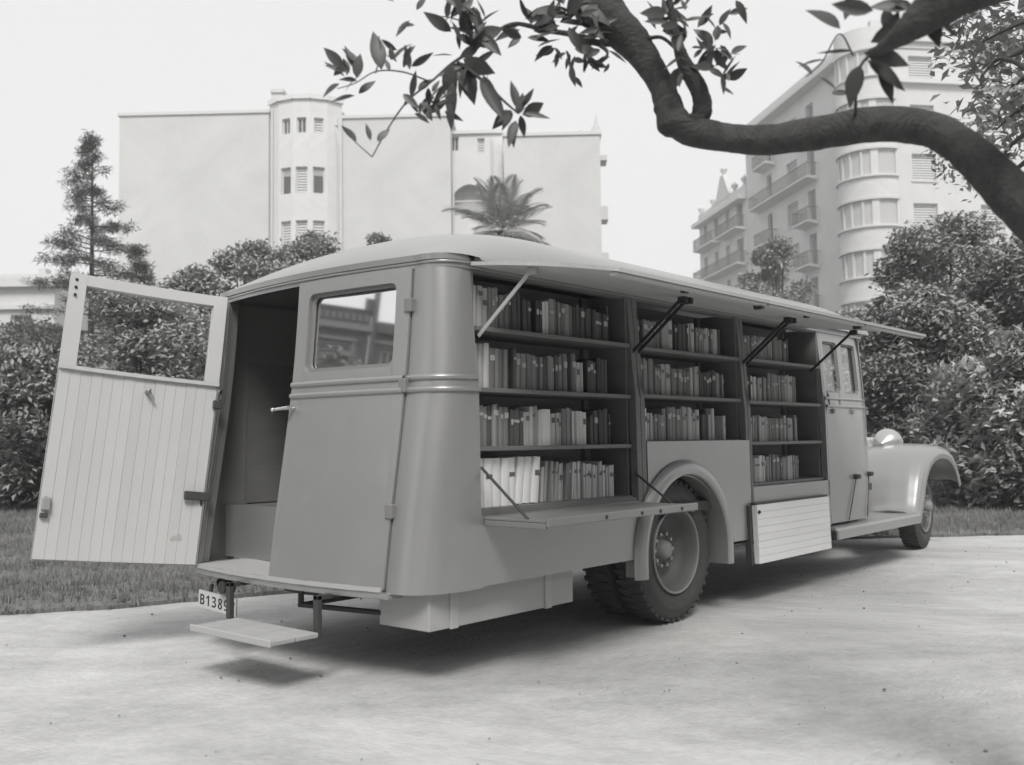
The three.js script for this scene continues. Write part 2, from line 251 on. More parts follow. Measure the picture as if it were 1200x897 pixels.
// roof
{
  const xr = z => { const w = Math.abs(z - ZC), zz = w > 0.825 ? clamp((w - 0.825) / 0.21, 0, 1) : 0, px = prof(ROOFY) + bow(z); return w > 0.825 ? px + (XS + 0.03 - px) * (1 - Math.pow(1 - zz ** 2.7, 1 / 2.7)) : px; };
  const hw = 1.035, x1 = 1.35, xf = 5.60, x2 = 5.0;
  const Y = (x, z) => { const s = Math.min(1, Math.abs(z - ZC) / hw), a = xr(z), tx = x < x1 ? clamp((x1 - x) / (x1 - a), 0, 1) : 0, tf = x > x2 ? clamp((x - x2) / (xf - x2), 0, 1) : 0; return ROOFY + 0.018 + 0.325 * Math.pow(Math.max(0, 1 - s ** 2.6), 0.6) * Math.pow(Math.max(0, 1 - tx ** 2.1), 0.85) * (1 - 0.35 * tf ** 3); };
  const fn = (u, v) => { const s = -Math.cos(v * Math.PI), z = ZC + hw * s, a = xr(z) - 0.012, w = u < 0.5 ? lerp(a, x1, 1 - Math.cos(u * 2 * Math.PI / 2)) : lerp(x1, xf, (u - 0.5) * 2); return V(w, Y(w, z), z); };
  mesh('roof', surface(fn, 70, 64, 0.03, 1), M.paint, bus);
  const rim = [V(5.5, ROOFY + 0.008, ZC + hw)]; for (let x = 5; x > 0.6; x -= 0.5) rim.push(V(x, ROOFY + 0.008, ZC + hw)); for (let i = 0; i <= 40; i++) { const z = ZC + hw * Math.cos(i / 40 * Math.PI) ; rim.push(V(xr(z) - 0.006, ROOFY + 0.008, z)); } for (let x = 0.6; x < 5.6; x += 0.5) rim.push(V(x, ROOFY + 0.008, ZC - hw));
  mesh('drip_rail', tube(rim, [0.007, 0.007], 8), M.paint, bus);
  const rc = new THREE.CatmullRomCurve3(rim.map(p => V(p.x, 0, p.z))); mesh('roof_skirt', surface((u, v) => { const p = rc.getPoint(u); return V(p.x + 0.004, lerp(2.046, ROOFY + 0.022, v), ZC + (p.z - ZC) * 0.996); }, 220, 2, 0.008, -1), M.paint, bus);
  mesh('rear_header', bent(rr(-1.9, 2.064, -0.25, 2.095, 0.004), 0.03, rearMap, 0.07), M.paint, bus);
}
// rear corners
for (const s of [1, -1]) {
  const c = mesh('corner_panel', surface((u, v) => cornerPt(u, lerp(0.452, 2.075, v), s), 26, 36, 0.022, s), M.paint, bus);
  for (const y of [1.492, 1.432]) mesh('belt_moulding', tube(Array.from({ length: 12 }, (_, i) => { const p = cornerPt(i / 11, y, s); return p; }), [0.016, 0.016], 10), M.paint, c);
}
// sill under the rear doors
mesh('rear_sill', bent(rr(-1.93, 0.425, -0.22, 0.458, 0.006), 0.10, v => { const z = v.x, y = v.y, d = v.z; v.set(rearX(0.45, z) - 0.012 + d, y, z); }, 0.08), M.paint, bus);
mesh('entrance_tread', bent(rr(-1.88, 0, -0.27, 0.3, 0.01), 0.022, v => { const z = v.x, k = v.y, d = v.z; v.set(rearX(0.45, z) - 0.02 + k * 1.18, 0.458 + d, z); }, 0.1), M.strapM, bus);
mesh('entrance_riser', box(0.335, 0.36, 0.481, 0.80, -2.10, -0.27), M.paint, bus);
// rear right door, shut
{
  const d = group('rear_door', bus); d.userData.label = 'shut grey rear door with mirroring window';
  const s = rr(-1.08, 0.466, -0.256, 2.058, 0.012); s.holes.push(rr(-0.985, 1.555, -0.345, 1.985, 0.045, new THREE.Path()));
  mesh('door_skin', bent(s, 0.03, v => { const z = v.x, y = v.y, dd = v.z; v.set(rearX(y, z) - 0.012 + dd, y, z); }, 0.06), M.paint, d);
  const fr = rr(-1.0, 1.54, -0.33, 2.0, 0.055); fr.holes.push(rr(-0.965, 1.575, -0.365, 1.967, 0.04, new THREE.Path()));
  mesh('window_frame', bent(fr, 0.012, v => { const z = v.x, y = v.y, dd = v.z; v.set(rearX(y, z) + 0.012 + dd, y, z); }, 0.1), M.trim, d);
  const a = [-0.99, 1.55, -0.34, 1.99], xo = (y, z) => lerp(0.128, 0.168, (y - 1.55) / 0.44) + lerp(0, 0.066, (z + 0.99) / 0.65) - 0.0;
  mesh('window_pane', bent(rr(a[0], a[1], a[2], a[3], 0.04), 0.004, v => { const z = v.x, y = v.y, dd = v.z; v.set(xo(y, z) + 0.012 + dd, y, z); }, 0), M.mirror, d);
  for (const y of [1.492, 1.432]) mesh('belt_moulding', tube(Array.from({ length: 10 }, (_, i) => { const z = lerp(-1.075, -0.26, i / 9); return V(rearX(y, z) - 0.012, y, z); }), [0.016, 0.016], 10), M.paint, d);
  for (const y of [0.84, 1.455, 1.86]) mesh('hinge', box(rearX(y, -0.25) - 0.03, rearX(y, -0.25) + 0.01, y - 0.035, y + 0.035, -0.285, -0.235, 0.006), M.trim, d);
  const hx = rearX(1.36, -1.05) - 0.012; const h = mesh('door_handle', merge([bar(V(hx, 1.365, -1.035), V(hx - 0.05, 1.365, -1.04), 0.011), bar(V(hx - 0.05, 1.368, -1.02), V(hx - 0.05, 1.36, -1.16), 0.011, 0.008), new THREE.SphereGeometry(0.013, 8, 6).translate(hx - 0.05, 1.36, -1.16)]), M.chrome, d);
}
// rear left door, swung wide open about its leaning hinge line
{
  const A = V(0.0, 0.44, -1.905), axis = V(0.2, 1.6, 0).normalize();
  const d = group('rear_door', bus); d.userData.label = 'rear door swung open, boarded white on the inside';
  d.position.copy(A); d.quaternion.setFromAxisAngle(axis, -105 * Math.PI / 180);
  const T = g => g.translate(-A.x, -A.y, -A.z);
  const z0 = -1.9, z1 = -1.03, yb = 0.466, yt = 2.058, yw = 1.515;
  const dm = o => v => { const z = v.x, y = v.y, dd = v.z; v.set(rearX(y, z) + o + dd, y, z); };
  const s = rr(z0, yb, z1, yt, 0.012); s.holes.push(rr(z0 + 0.075, yw + 0.02, z1 - 0.085, yt - 0.06, 0.03, new THREE.Path()));
  mesh('door_skin', T(bent(s, 0.018, dm(-0.012), 0.06)), M.paint, d);
  const n = 15, w = (z1 - z0 - 0.01) / n, mats = [M.ivory, M.ivory2, M.ivory3, M.ivory, M.ivory3];
  for (let i = 0; i < n; i++) { const a = z0 + 0.005 + i * w; mesh('plank', T(bent(rr(a + 0.0006, yb + 0.004, a + w - 0.0006, yw - 0.006, 0.003), 0.018 + 0.0012 * ((i * 7) % 3), dm(0.006), 0.12)), mats[(i * 3) % 5], d); }
  mesh('backing', T(bent(rr(z0 + 0.004, yb + 0.006, z1 - 0.004, yw - 0.01, 0.003), 0.0118, dm(0.0095), 0.12)), M.ivory2, d);
  const f = mesh('window_frame', T(merge([bent(rr(z0, yw + 0.012, z0 + 0.075, yt, 0.004), 0.028, dm(0.006), 0.1), bent(rr(z1 - 0.085, yw + 0.012, z1, yt, 0.004), 0.028, dm(0.006), 0.1), bent(rr(z0 + 0.075, yt - 0.062, z1 - 0.085, yt, 0.004), 0.026, dm(0.006), 0.1)])), M.ivory, d);
  for (const k of [0, 1, 2]) mesh('screw', T(new THREE.SphereGeometry(0.009, 8, 6).translate(rearX(2.0, z1 - 0.03) + 0.036, 2.02 - k * 0.045, z1 - 0.03)), M.black, f);
  mesh('window_ledge', T(bent(rr(z0, yw - 0.008, z1, yw + 0.014, 0.004), 0.04, dm(0.006), 0.1)), M.ivory2, d);
  mesh('window_pane', T(bent(rr(z0 + 0.07, yw + 0.012, z1 - 0.08, yt - 0.055, 0.03), 0.004, dm(0.008), 0)), M.glass, d);
  const ip = (y, z, o) => V(rearX(y, z - 0.07) + o, y - 0.015, z - 0.07);
  mesh('inner_handle', T(merge([bar(ip(1.45, -1.44, 0.02), ip(1.45, -1.44, 0.06), 0.014), bar(ip(1.455, -1.44, 0.055), ip(1.40, -1.475, 0.055), 0.010, 0.007), new THREE.SphereGeometry(0.016, 8, 6).translate(...ip(1.452, -1.44, 0.06).toArray())])), M.steel, d);
  mesh('latch', T(merge([box(rearX(.76, z1) + 0.02, rearX(.76, z1) + 0.055, 0.73, 0.80, z1 - 0.055, z1 - 0.012, 0.006), bar(ip(0.82, z1 + 0.04, 0.03), ip(0.70, z1 + 0.04, 0.035), 0.009)])), M.steel, d);
  mesh('latch_hook', T(box(rearX(.7, z1) + 0.02, rearX(.7, z1) + 0.05, 0.69, 0.715, z1 - 0.05, z1 - 0.01, 0.004)), M.iron, d);
  mesh('scuff_mark', T(bent(poly([[-1.80, 0.612], [-1.785, 0.60], [-1.765, 0.604], [-1.745, 0.594], [-1.738, 0.612], [-1.75, 0.628], [-1.77, 0.631], [-1.783, 0.642], [-1.797, 0.63]]), 0.0012, dm(0.0266), 0)), M.shutter, d);
  for (const y of [0.86, 1.40]) mesh('hinge', T(merge([box(rearX(y, z0) + 0.02, rearX(y, z0) + 0.045, y - 0.025, y + 0.025, z0 - 0.03, z0 + (y < 1 ? 0.12 : 0.02), 0.005)])), M.iron, d);
  mesh('door_edge', T(bent(rr(z0 - 0.002, yb, z0 + 0.004, yt, 0.001), 0.04, dm(-0.008), 0.1)), M.trim, d);
}
mesh('door_jamb', bent(rr(-1.965, 0.47, -1.905, 2.06, 0.004), 0.07, rearMap, 0.09), M.shelf, bus);
mesh('door_check', flat(V(0.02, 0.84, -1.86), V(0.02 - 0.02, 0.84, -1.99), 0.05, 0.012, V(0, 0, 1)), M.iron, bus);
mesh('hinge_bracket', box(0.06, 0.13, 1.37, 1.43, -1.925, -1.885, 0.006), M.iron, bus);
// right-hand side skin below the shelves with the wheel arch cut out
const WX = 2.335, WY = 0.435, WR = 0.445;
{
  const s = new THREE.Shape(); s.moveTo(XS - 0.01, 0.462); s.lineTo(WX - 0.515, 0.462); s.lineTo(WX - 0.505, 0.36);
  for (let i = 0; i <= 24; i++) { const a = Math.PI * (1 - i / 24); s.lineTo(WX + Math.cos(a) * 0.505, WY + Math.sin(a) * 0.50); }
  s.lineTo(WX + 0.505, 0.36); s.lineTo(WX + 0.515, 0.462); s.lineTo(3.255, 0.462); s.lineTo(3.255, 1.160); s.lineTo(1.925, 1.160); s.lineTo(1.925, 0.805); s.lineTo(XS - 0.01, 0.805); s.closePath();
  mesh('side_panel', bent(s, 0.02, sideMap, 0.08), M.paint, bus);
  // mudguard lip: a rolled flange swept round the arch
  const path = []; path.push([WX - 0.53, 0.34]); for (let i = 0; i <= 28; i++) { const a = Math.PI * (1.0 - i / 28); path.push([WX + Math.cos(a) * 0.53, WY + 0.02 + Math.sin(a) * 0.525]); } path.push([WX + 0.53, 0.33]);
  const cr = new THREE.CatmullRomCurve3(path.map(p => V(p[0], p[1], 0)));
  const sec = [[0.055, 0.004], [0.045, 0.022], [0.028, 0.036], [0.0, 0.046], [-0.025, 0.044], [-0.033, 0.03], [-0.034, -0.12]];
  mesh('mudguard', surface((u, v) => { const p = cr.getPoint(u), k = v * (sec.length - 1), i = Math.min(sec.length - 2, Math.floor(k)), t = k - i; const tg = cr.getTangent(u), nx = -tg.y, ny = tg.x; const o = lerp(sec[i][0], sec[i + 1][0], t), z = lerp(sec[i][1], sec[i + 1][1], t); return V(p.x + nx * o, p.y + ny * o, z + zside(0.8)); }, 60, 18, 0.006, 1), M.paint, bus);
  mesh('wheel_well', surface((u, v) => { const a = Math.PI * u; return V(WX + Math.cos(a) * 0.535, WY + Math.sin(a) * 0.53, lerp(-0.03, -0.72, v)); }, 24, 2, 0.01, 1), M.paint, bus);
  mesh('side_panel', bent(rr(3.275, 0.462, 4.60, 0.825, 0.004), 0.02, sideMap, 0.15), M.paint, bus);
  mesh('lower_rail', box(XS, 1.90, 0.806, 0.828, -0.32, -0.004), M.shelf, bus);
  // far (left) side, closed
  const l = rr(XS - 0.01, 0.462, 4.75, 2.065, 0.004); mesh('side_panel', bent(l, 0.02, sideMapL, 0.2), M.paint, bus);
}
// shelf bays
const bays = [
  { x0: 0.445, x1: 1.80, ys: [0.838, 1.148, 1.446, 1.757], dark: 0 },
  { x0: 1.925, x1: 3.185, ys: [1.166, 1.455, 1.750], dark: 1 },
  { x0: 3.295, x1: 4.56, ys: [0.848, 1.148, 1.448, 1.757], dark: 1 }];
for (const b of bays) {
  for (const y of b.ys) mesh('shelf', box(b.x0, b.x1, y - 0.024, y, -0.33, -0.022, 0.004), M.shelf, bus);
  mesh('back_panel', box(b.x0 - 0.02, b.x1 + 0.02, b.ys[0] - 0.06, 2.06, -0.352, -0.332), M.shelf, bus);
  mesh('upright', box(b.x1 - 0.004, b.x1 + 0.018, b.ys[0] - 0.03, 2.06, -0.33, -0.055), M.shelf, bus);
  mesh('upright', box(b.x0 - 0.018, b.x0 + 0.004, b.ys[0] - 0.03, 2.06, -0.33, -0.055), M.shelf, bus);
  mesh('upright', box(b.x1 - 0.10, b.x1 - 0.075, b.ys[0], 2.05, -0.325, -0.30), M.shelf, bus);
}
mesh('bay_floor_panel', box(0.445, 1.80, 0.742, 0.80, -0.05, -0.03), M.trim, bus);
mesh('bay_floor_panel', box(3.29, 4.56, 0.70, 0.824, -0.045, -0.028), M.shelf, bus);
for (const [a, b] of [[1.815, 1.862], [1.868, 1.912], [3.198, 3.236], [3.242, 3.284], [4.572, 4.60]]) mesh('pillar', bent(rr(a, a < 2 ? 0.80 : a < 3.24 ? 1.162 : 0.70, b, 2.06, 0.006), 0.05, sideMap, 0.12), a === 4.572 ? M.paint : M.shelf, bus);
mesh('pillar', bent(rr(0.405, 0.80, 0.442, 2.06, 0.006), 0.05, v => { const x = v.x, y = v.y, d = v.z; v.set(x, y, zside(y) - 0.024 - d); }, 0.12), M.trim, bus);
mesh('header_rail', box(0.43, 4.61, 2.035, 2.066, -0.12, -0.062), M.shelf, bus);
// interior
mesh('floor', box(0.362, 5.55, 0.765, 0.792, -2.12, -0.36), M.shelf, bus);
mesh('inner_wall', box(0.50, 4.7, 0.80, 2.06, -2.125, -2.105), M.shelf, bus);
mesh('partition', box(4.62, 4.65, 0.80, 2.2, -2.1, -0.36), M.shelf, bus);
mesh('post', box(0.86, 0.90, 0.80, 2.2, -1.90, -1.86), M.shelf, bus);
for (const y of [0.93, 1.22, 1.50, 1.78]) mesh('inner_shelf', box(0.95, 4.5, y - 0.02, y, -2.10, -1.84), M.shelf, bus);
for (const y of [0.95, 1.24]) mesh('inner_shelf', box(0.95, 4.5, y - 0.02, y, -0.62, -0.36), M.shelf, bus);
// awning panels with struts
{
  const H = [2.058, -0.03], E = [1.915, 0.872];
  const segs = [[0.40, 1.862], [1.868, 3.262], [3.268, 4.42]];
  segs.forEach(([a, b], k) => {
    const aw = mesh('awning_panel', bent(rr(a, 0, b, 1, 0.01), 0.018, v => { const x = v.x, t = v.y, d = v.z; v.set(x, lerp(H[0], E[0], t) + d + 0.012 * Math.sin(t * Math.PI), lerp(H[1], E[1], t) + d * 0.16); }, 0.25), M.awning, bus);
    const on = t => V(0, lerp(H[0], E[0], t) + 0.012 * Math.sin(t * Math.PI) - 0.006, lerp(H[1], E[1], t));
    const e = on(0.97); mesh('latch', box(b - 0.055, b - 0.015, e.y - 0.03, e.y + 0.004, e.z - 0.05, e.z + 0.0, 0.005), M.black, aw);
    mesh('edge_strip', box(a + 0.01, b - 0.01, e.y - 0.012, e.y + 0.002, e.z - 0.03, e.z + 0.015, 0.004), M.awning, aw);
    const m = on(0.9); mesh('bolt', box((a + b) / 2 - 0.02, (a + b) / 2 + 0.02, m.y - 0.02, m.y, m.z - 0.03, m.z, 0.005), M.black, aw);
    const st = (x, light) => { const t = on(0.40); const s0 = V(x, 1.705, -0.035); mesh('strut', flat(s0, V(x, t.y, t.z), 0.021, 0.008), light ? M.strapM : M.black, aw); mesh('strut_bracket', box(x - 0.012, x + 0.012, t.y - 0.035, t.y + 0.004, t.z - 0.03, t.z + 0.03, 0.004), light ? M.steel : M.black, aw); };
    if (k === 0) { st(0.462, true); st(1.838); } else { st(a + 0.03); st(b - 0.03); }  // first strut and bracket take paler materials, standing for sunlight on them
  });
}
// lower flap of the first bay, folded out level on stays
{
  const t = mesh('folding_tray', merge([box(0.44, 1.80, 0.786, 0.80, 0.012, 0.40, 0.004), box(0.44, 1.80, 0.766, 0.808, 0.402, 0.424, 0.006), box(0.44, 0.468, 0.756, 0.785, 0.012, 0.40, 0.005), box(1.772, 1.80, 0.756, 0.785, 0.012, 0.40, 0.005)]), M.trim, bus);
  mesh('stay_rod', bar(V(0.448, 1.035, 0.0), V(0.452, 0.80, 0.285), 0.0075), M.iron, t);
  mesh('stay_rod', bar(V(1.806, 0.97, -0.005), V(1.79, 0.80, 0.255), 0.0075), M.iron, t);
  for (const x of [0.9, 1.22, 1.4, 1.62]) mesh('screw', new THREE.CylinderGeometry(0.009, 0.009, 0.006, 10).rotateX(Math.PI / 2).translate(x, 0.786, 0.427), M.black, t);
  mesh('hinge', box(0.7, 0.76, 0.775, 0.80, 0.0, 0.02, 0.003), M.iron, t);
}
// white boarded flap hanging under the third bay
{
  const f = group('hanging_flap', bus); f.userData.label = 'white boarded flap hanging below the shelves behind the cab';
  f.position.set(0, 0.70, 0.03); f.rotation.x = -0.03;
  const n = 8, h = 0.412 / n, mats = [M.white, M.white2, M.white, M.white];
  for (let i = 0; i < n; i++) mesh('plank', box(3.225, 4.45, -0.412 + i * h + 0.0006, -0.412 + (i + 1) * h - 0.0006, 0.012, 0.03 + 0.001 * (i % 2), 0.003), mats[(i * 3) % 4], f);
  mesh('backing', box(3.228, 4.447, -0.41, -0.002, -0.012, 0.024), M.white2, f);
  mesh('edge_bar', box(3.165, 3.19, -0.415, 0.0, -0.045, 0.0), M.iron, f);
  mesh('bolt', new THREE.SphereGeometry(0.014, 10, 8).translate(3.245, -0.05, 0.033), M.black, f);
  mesh('hinge_strip', box(3.225, 4.45, 0.0, 0.015, -0.02, 0.02), M.iron, f);
}
mesh('side_step', box(2.88, 3.22, 0.42, 0.445, -0.10, 0.0, 0.006), M.iron, bus);
// cab
{
  const s = poly([[4.604, 0.47], [5.46, 0.47], [5.60, 0.78], [5.685, 1.02], [5.69, 1.44], [5.68, 1.475], [5.50, 1.505], [5.455, 2.06], [4.604, 2.06]]);
  s.holes.push(rr(4.655, 1.545, 4.945, 1.975, 0.04, new THREE.Path()), rr(5.035, 1.545, 5.36, 1.975, 0.04, new THREE.Path()));
  const cd = mesh('cab_door', bent(s, 0.03, v => { const x = v.x, y = v.y, d = v.z; v.set(x, y, zside(y) - d - 0.10 * clamp((x - 5.2) / 0.5, 0, 1) ** 2); }, 0.09), M.paint, bus); cd.userData.label = 'grey cab door with two small windows';
  for (const [a, b] of [[4.65, 4.95], [5.03, 5.365]]) {
    mesh('window_pane', bent(rr(a, 1.54, b, 1.98, 0.03), 0.004, v => { const x = v.x, y = v.y, d = v.z; v.set(x, y, zside(y) - 0.025 - d - 0.10 * clamp((x - 5.2) / 0.5, 0, 1) ** 2); }, 0), M.glass, cd);
    const fr = rr(a - 0.005, 1.54, b + 0.005, 1.98, 0.04); fr.holes.push(rr(a + 0.02, 1.56, b - 0.02, 1.96, 0.03, new THREE.Path()));
    mesh('window_frame', bent(fr, 0.012, v => { const x = v.x, y = v.y, d = v.z; v.set(x, y, zside(y) - 0.012 - d - 0.10 * clamp((x - 5.2) / 0.5, 0, 1) ** 2); }, 0.15), M.trim, cd);
  }
  const zz = (x, y) => zside(y) - 0.10 * clamp((x - 5.2) / 0.5, 0, 1) ** 2;
  for (const y of [1.495, 1.43]) mesh('belt_moulding', tube(Array.from({ length: 8 }, (_, i) => { const x = lerp(4.61, y > 1.46 ? 5.60 : 5.68, i / 7); return V(x, y, zz(x, y)); }), [0.012, 0.012], 8), M.paint, cd);
  for (const x of [4.72, 5.12, 5.60]) mesh('clip', box(x - 0.02, x + 0.02, 1.37, 1.41, zz(x, 1.4) - 0.01, zz(x, 1.4) + 0.02, 0.006), M.trim, cd);
  for (const [x, y, xb] of [[5.13, 0.835, 4.93], [5.53, 0.845, 5.36]]) { mesh('door_knob', box(x - 0.035, x + 0.035, y - 0.02, y + 0.02, zz(x, y) - 0.01, zz(x, y) + 0.045, 0.012), M.black, cd); mesh('strap', bar(V(x - 0.01, y - 0.02, zz(x, y) + 0.012), V(xb, 0.48, zz(xb, 0.5) + 0.014), 0.005), M.iron, cd); }
  const l = poly([[4.75, 0.47], [5.46, 0.47], [5.69, 1.02], [5.69, 1.475], [5.50, 1.505], [5.455, 2.06], [4.75, 2.06]]); l.holes.push(rr(4.85, 1.545, 5.36, 1.975, 0.04, new THREE.Path()));
  mesh('cab_door', bent(l, 0.03, sideMapL, 0.2), M.paint, bus);
  // front of the cab: windscreen frame, cowl, bonnet, radiator
  const w = poly([[-2.06, 1.30], [-0.09, 1.30], [-0.06, 2.06], [-2.09, 2.06]]); w.holes.push(rr(-1.98, 1.55, -1.10, 2.0, 0.04, new THREE.Path()), rr(-1.05, 1.55, -0.17, 2.0, 0.04, new THREE.Path()));
  mesh('windscreen_frame', bent(w, 0.03, v => { const z = v.x, y = v.y, d = v.z; v.set(5.67 - 0.28 * (y - 1.3) + d * 0.5, y, z); }, 0.2), M.paint, bus);
  mesh('windscreen', bent(rr(-2.0, 1.54, -0.15, 2.01, 0.03), 0.004, v => { const z = v.x, y = v.y, d = v.z; v.set(5.672 - 0.28 * (y - 1.3) + d, y, z); }, 0), M.glass, bus);
  const hood = (k, a) => { const x = lerp(5.66, 7.78, k), hwid = lerp(0.92, 0.32, Math.min(1, k * 1.6) ** 0.7), top = lerp(1.42, 1.16, Math.min(1, k * 1.4) ** 0.8), t = a * Math.PI; const n = 0.55, c = Math.cos(t), s = Math.sin(t); return V(x, 0.62 + (top - 0.62) * Math.pow(Math.abs(s), n), ZC + Math.sign(c) * hwid * Math.pow(Math.abs(c), n)); };
  mesh('bonnet', surface((u, v) => hood(u, v), 30, 24, 0.012, 1), M.paint, bus);
  mesh('radiator', merge([box(7.78, 7.90, 0.60, 1.17, ZC - 0.33, ZC + 0.33, 0.05)]), M.chrome, bus);
  mesh('seat', merge([box(4.9, 5.3, 1.0, 1.14, -1.95, -0.25, 0.05), box(4.82, 4.95, 1.1, 1.5, -1.95, -0.25, 0.05)]), M.black, bus);
  mesh('front_bumper', bent(rr(-1.75, 0.42, -0.40, 0.52, 0.03), 0.03, v => { const z = v.x, y = v.y, d = v.z; v.set(8.10 + d - 0.08 * ((z - ZC) / 0.9) ** 2, y, z); }, 0.2), M.chrome, bus);
}
// running boards, front mudguards, headlamps
for (const s of [1, -1]) {
  const Z = z => s > 0 ? z : 2 * ZC - z, flip = s;
  mesh('running_board', surface((u, v) => { const x = lerp(4.5, 6.42, u), k = v; const zi = lerp(-0.30, 0.075, Math.min(1, k * 1.25)), y = 0.43 + 0.0 * u - (k > 0.8 ? 0.075 * ((k - 0.8) / 0.2) ** 1.3 : 0); return V(x, y, Z(zi + (k > 0.8 ? 0.02 : 0))); }, 12, 20, 0.02, flip), M.paint, bus);
  const path = [[6.28, 0.432], [6.44, 0.46], [6.56, 0.60], [6.70, 0.79], [6.90, 0.95], [7.15, 1.035], [7.45, 1.055], [7.78, 1.0], [8.02, 0.86], [8.14, 0.68]];
  const cr = new THREE.CatmullRomCurve3(path.map(p => V(p[0], p[1], 0)));
  const sec = [[-0.78, -0.10], [-0.74, -0.02], [-0.60, 0.012], [-0.35, 0.03], [-0.14, 0.022], [-0.045, 0.0], [-0.012, -0.03], [0.0, -0.07], [-0.004, -0.13]];
  const guard = inset => (u, v) => { const p = cr.getPoint(u), tg = cr.getTangent(u), k = v * (sec.length - 1), i = Math.min(sec.length - 2, Math.floor(k)), t = k - i; let w = lerp(sec[i][0], sec[i + 1][0], t), o = lerp(sec[i][1], sec[i + 1][1], t); const zo = lerp(0.085, -0.02, clamp(u * 1.1, 0, 1)); if (o < -0.03) o = -0.03 + (o + 0.03) * clamp(u * 9, 0.0, 1) * (1 - 0.25 * u); o -= inset; return V(p.x - tg.y * o, p.y + tg.x * o, Z(zo - inset * 0.4 + w * lerp(0.62, 1, clamp(u * 2.2, 0, 1)))); };
  const fg = mesh('front_mudguard', surface(guard(0), 56, 32, 0.012, flip), M.paint, bus);
  const lx = 7.36, ly = 1.10, lz = -0.53, prof2 = []; for (let i = 0; i <= 12; i++) { const t = i / 12; prof2.push(new THREE.Vector2(0.150 * Math.sin(Math.min(1, t * 1.02) * Math.PI / 2) + 0.001, -0.15 + 0.17 * t)); } prof2.push(new THREE.Vector2(0.160, 0.03), new THREE.Vector2(0.156, 0.055));
  const L = new THREE.LatheGeometry(prof2, 28); L.rotateZ(-Math.PI / 2); L.translate(lx, ly, Z(lz));
  const hl = mesh('headlamp', L, M.lampM, bus); const gl = new THREE.SphereGeometry(0.22, 20, 8, 0, TAU, 0, 0.77); gl.rotateZ(-Math.PI / 2); gl.translate(lx + 0.055 - 0.158, ly, Z(lz)); mesh('lens', gl, M.panePale, hl);
  mesh('lamp_stalk', bar(V(lx - 0.02, 0.85, Z(lz)), V(lx, ly - 0.12, Z(lz)), 0.022), M.iron, hl);
}
// wheels
function makeTyre(R, w, rin) { const h = w / 2; const pts = [[rin, -h * .78], [rin + .02, -h * .9], [lerp(rin, R, .5), -h * 1.06], [R - .05, -h * .98], [R - .018, -h * .86], [R - 0.004, -h * .6], [R, 0], [R - 0.004, h * .6], [R - .018, h * .86], [R - .05, h * .98], [lerp(rin, R, .5), h * 1.06], [rin + .02, h * .9], [rin, h * .78]].map(p => new THREE.Vector2(p[0], p[1])); const g = new THREE.LatheGeometry(new THREE.SplineCurve(pts).getPoints(40), 56); g.rotateX(Math.PI / 2); return g; }
const lugs = (R, w) => { const a = [], n = 42; for (let i = 0; i < n; i++) for (const s of [-1, 1]) { const g = new RoundedBoxGeometry(0.034, 0.022, w * 0.40, 1, 0.006); g.translate(0, R - 0.004, s * w * 0.24); g.rotateZ(i / n * TAU + (s > 0 ? TAU / n / 2 : 0)); a.push(g); } return merge(a); };
function wheel(name, x, z, R, w, side, dish, steer = 0, parent = bus) {
  const g = group(name, parent); g.position.set(x, R + 0.012, z); g.rotation.y = steer + (side < 0 ? Math.PI : 0);
  const t = mesh('tyre', makeTyre(R, w, 0.27), M.rubber, g); mesh('tread', lugs(R, w), M.rubber, t);
  const d = dish;   // depth of the disc behind the outer rim
  const P = [[0.275, w * .42], [0.268, w * .5], [0.262, w * .5], [0.252, w * .40], [0.236, w * .1], [0.225, w * .5 - d], [0.16, w * .5 - d - .005], [0.13, w * .5 - d + .02], [0.085, w * .5 - d + .03], [0.0, w * .5 - d + .03]].map(p => new THREE.Vector2(p[0], p[1]));
  const lt = new THREE.LatheGeometry(P, 48); lt.rotateX(Math.PI / 2); const rm = mesh('rim', lt, M.rim, g);
  const lip = new THREE.TorusGeometry(0.268, 0.008, 8, 48); lip.translate(0, 0, w * .49); mesh('rim_lip', lip, M.rimLip, rm);
  const hub = new THREE.LatheGeometry([[0.0, .075], [.03, .073], [.05, .062], [.062, .04], [.066, 0]].map(p => new THREE.Vector2(p[0], p[1])), 24); hub.rotateX(Math.PI / 2); hub.translate(0, 0, w * .5 - d + .03); mesh('hub', hub, M.rimLip, rm);
  for (let i = 0; i < 10; i++) { const a = i / 10 * TAU; const b = new THREE.CylinderGeometry(.0125, .0125, .035, 6); b.rotateX(Math.PI / 2); b.translate(Math.cos(a) * 0.105, Math.sin(a) * 0.105, w * .5 - d + .045); mesh('wheel_nut', b, M.steel, rm); }
  return g;
}
wheel('rear_wheel', WX, -0.155, WR, 0.20, 1, 0.155);
wheel('rear_wheel', WX, -0.40, WR, 0.20, 1, 0.05);
wheel('rear_wheel', WX, 2 * ZC + 0.155, WR, 0.20, -1, 0.13);
wheel('rear_wheel', WX, 2 * ZC + 0.40, WR, 0.20, -1, 0.05);
wheel('front_wheel', 7.48, -0.30, 0.43, 0.20, 1, 0.03, 0.10);
wheel('front_wheel', 7.48, 2 * ZC + 0.30, 0.43, 0.20, -1, 0.03, 0.10);
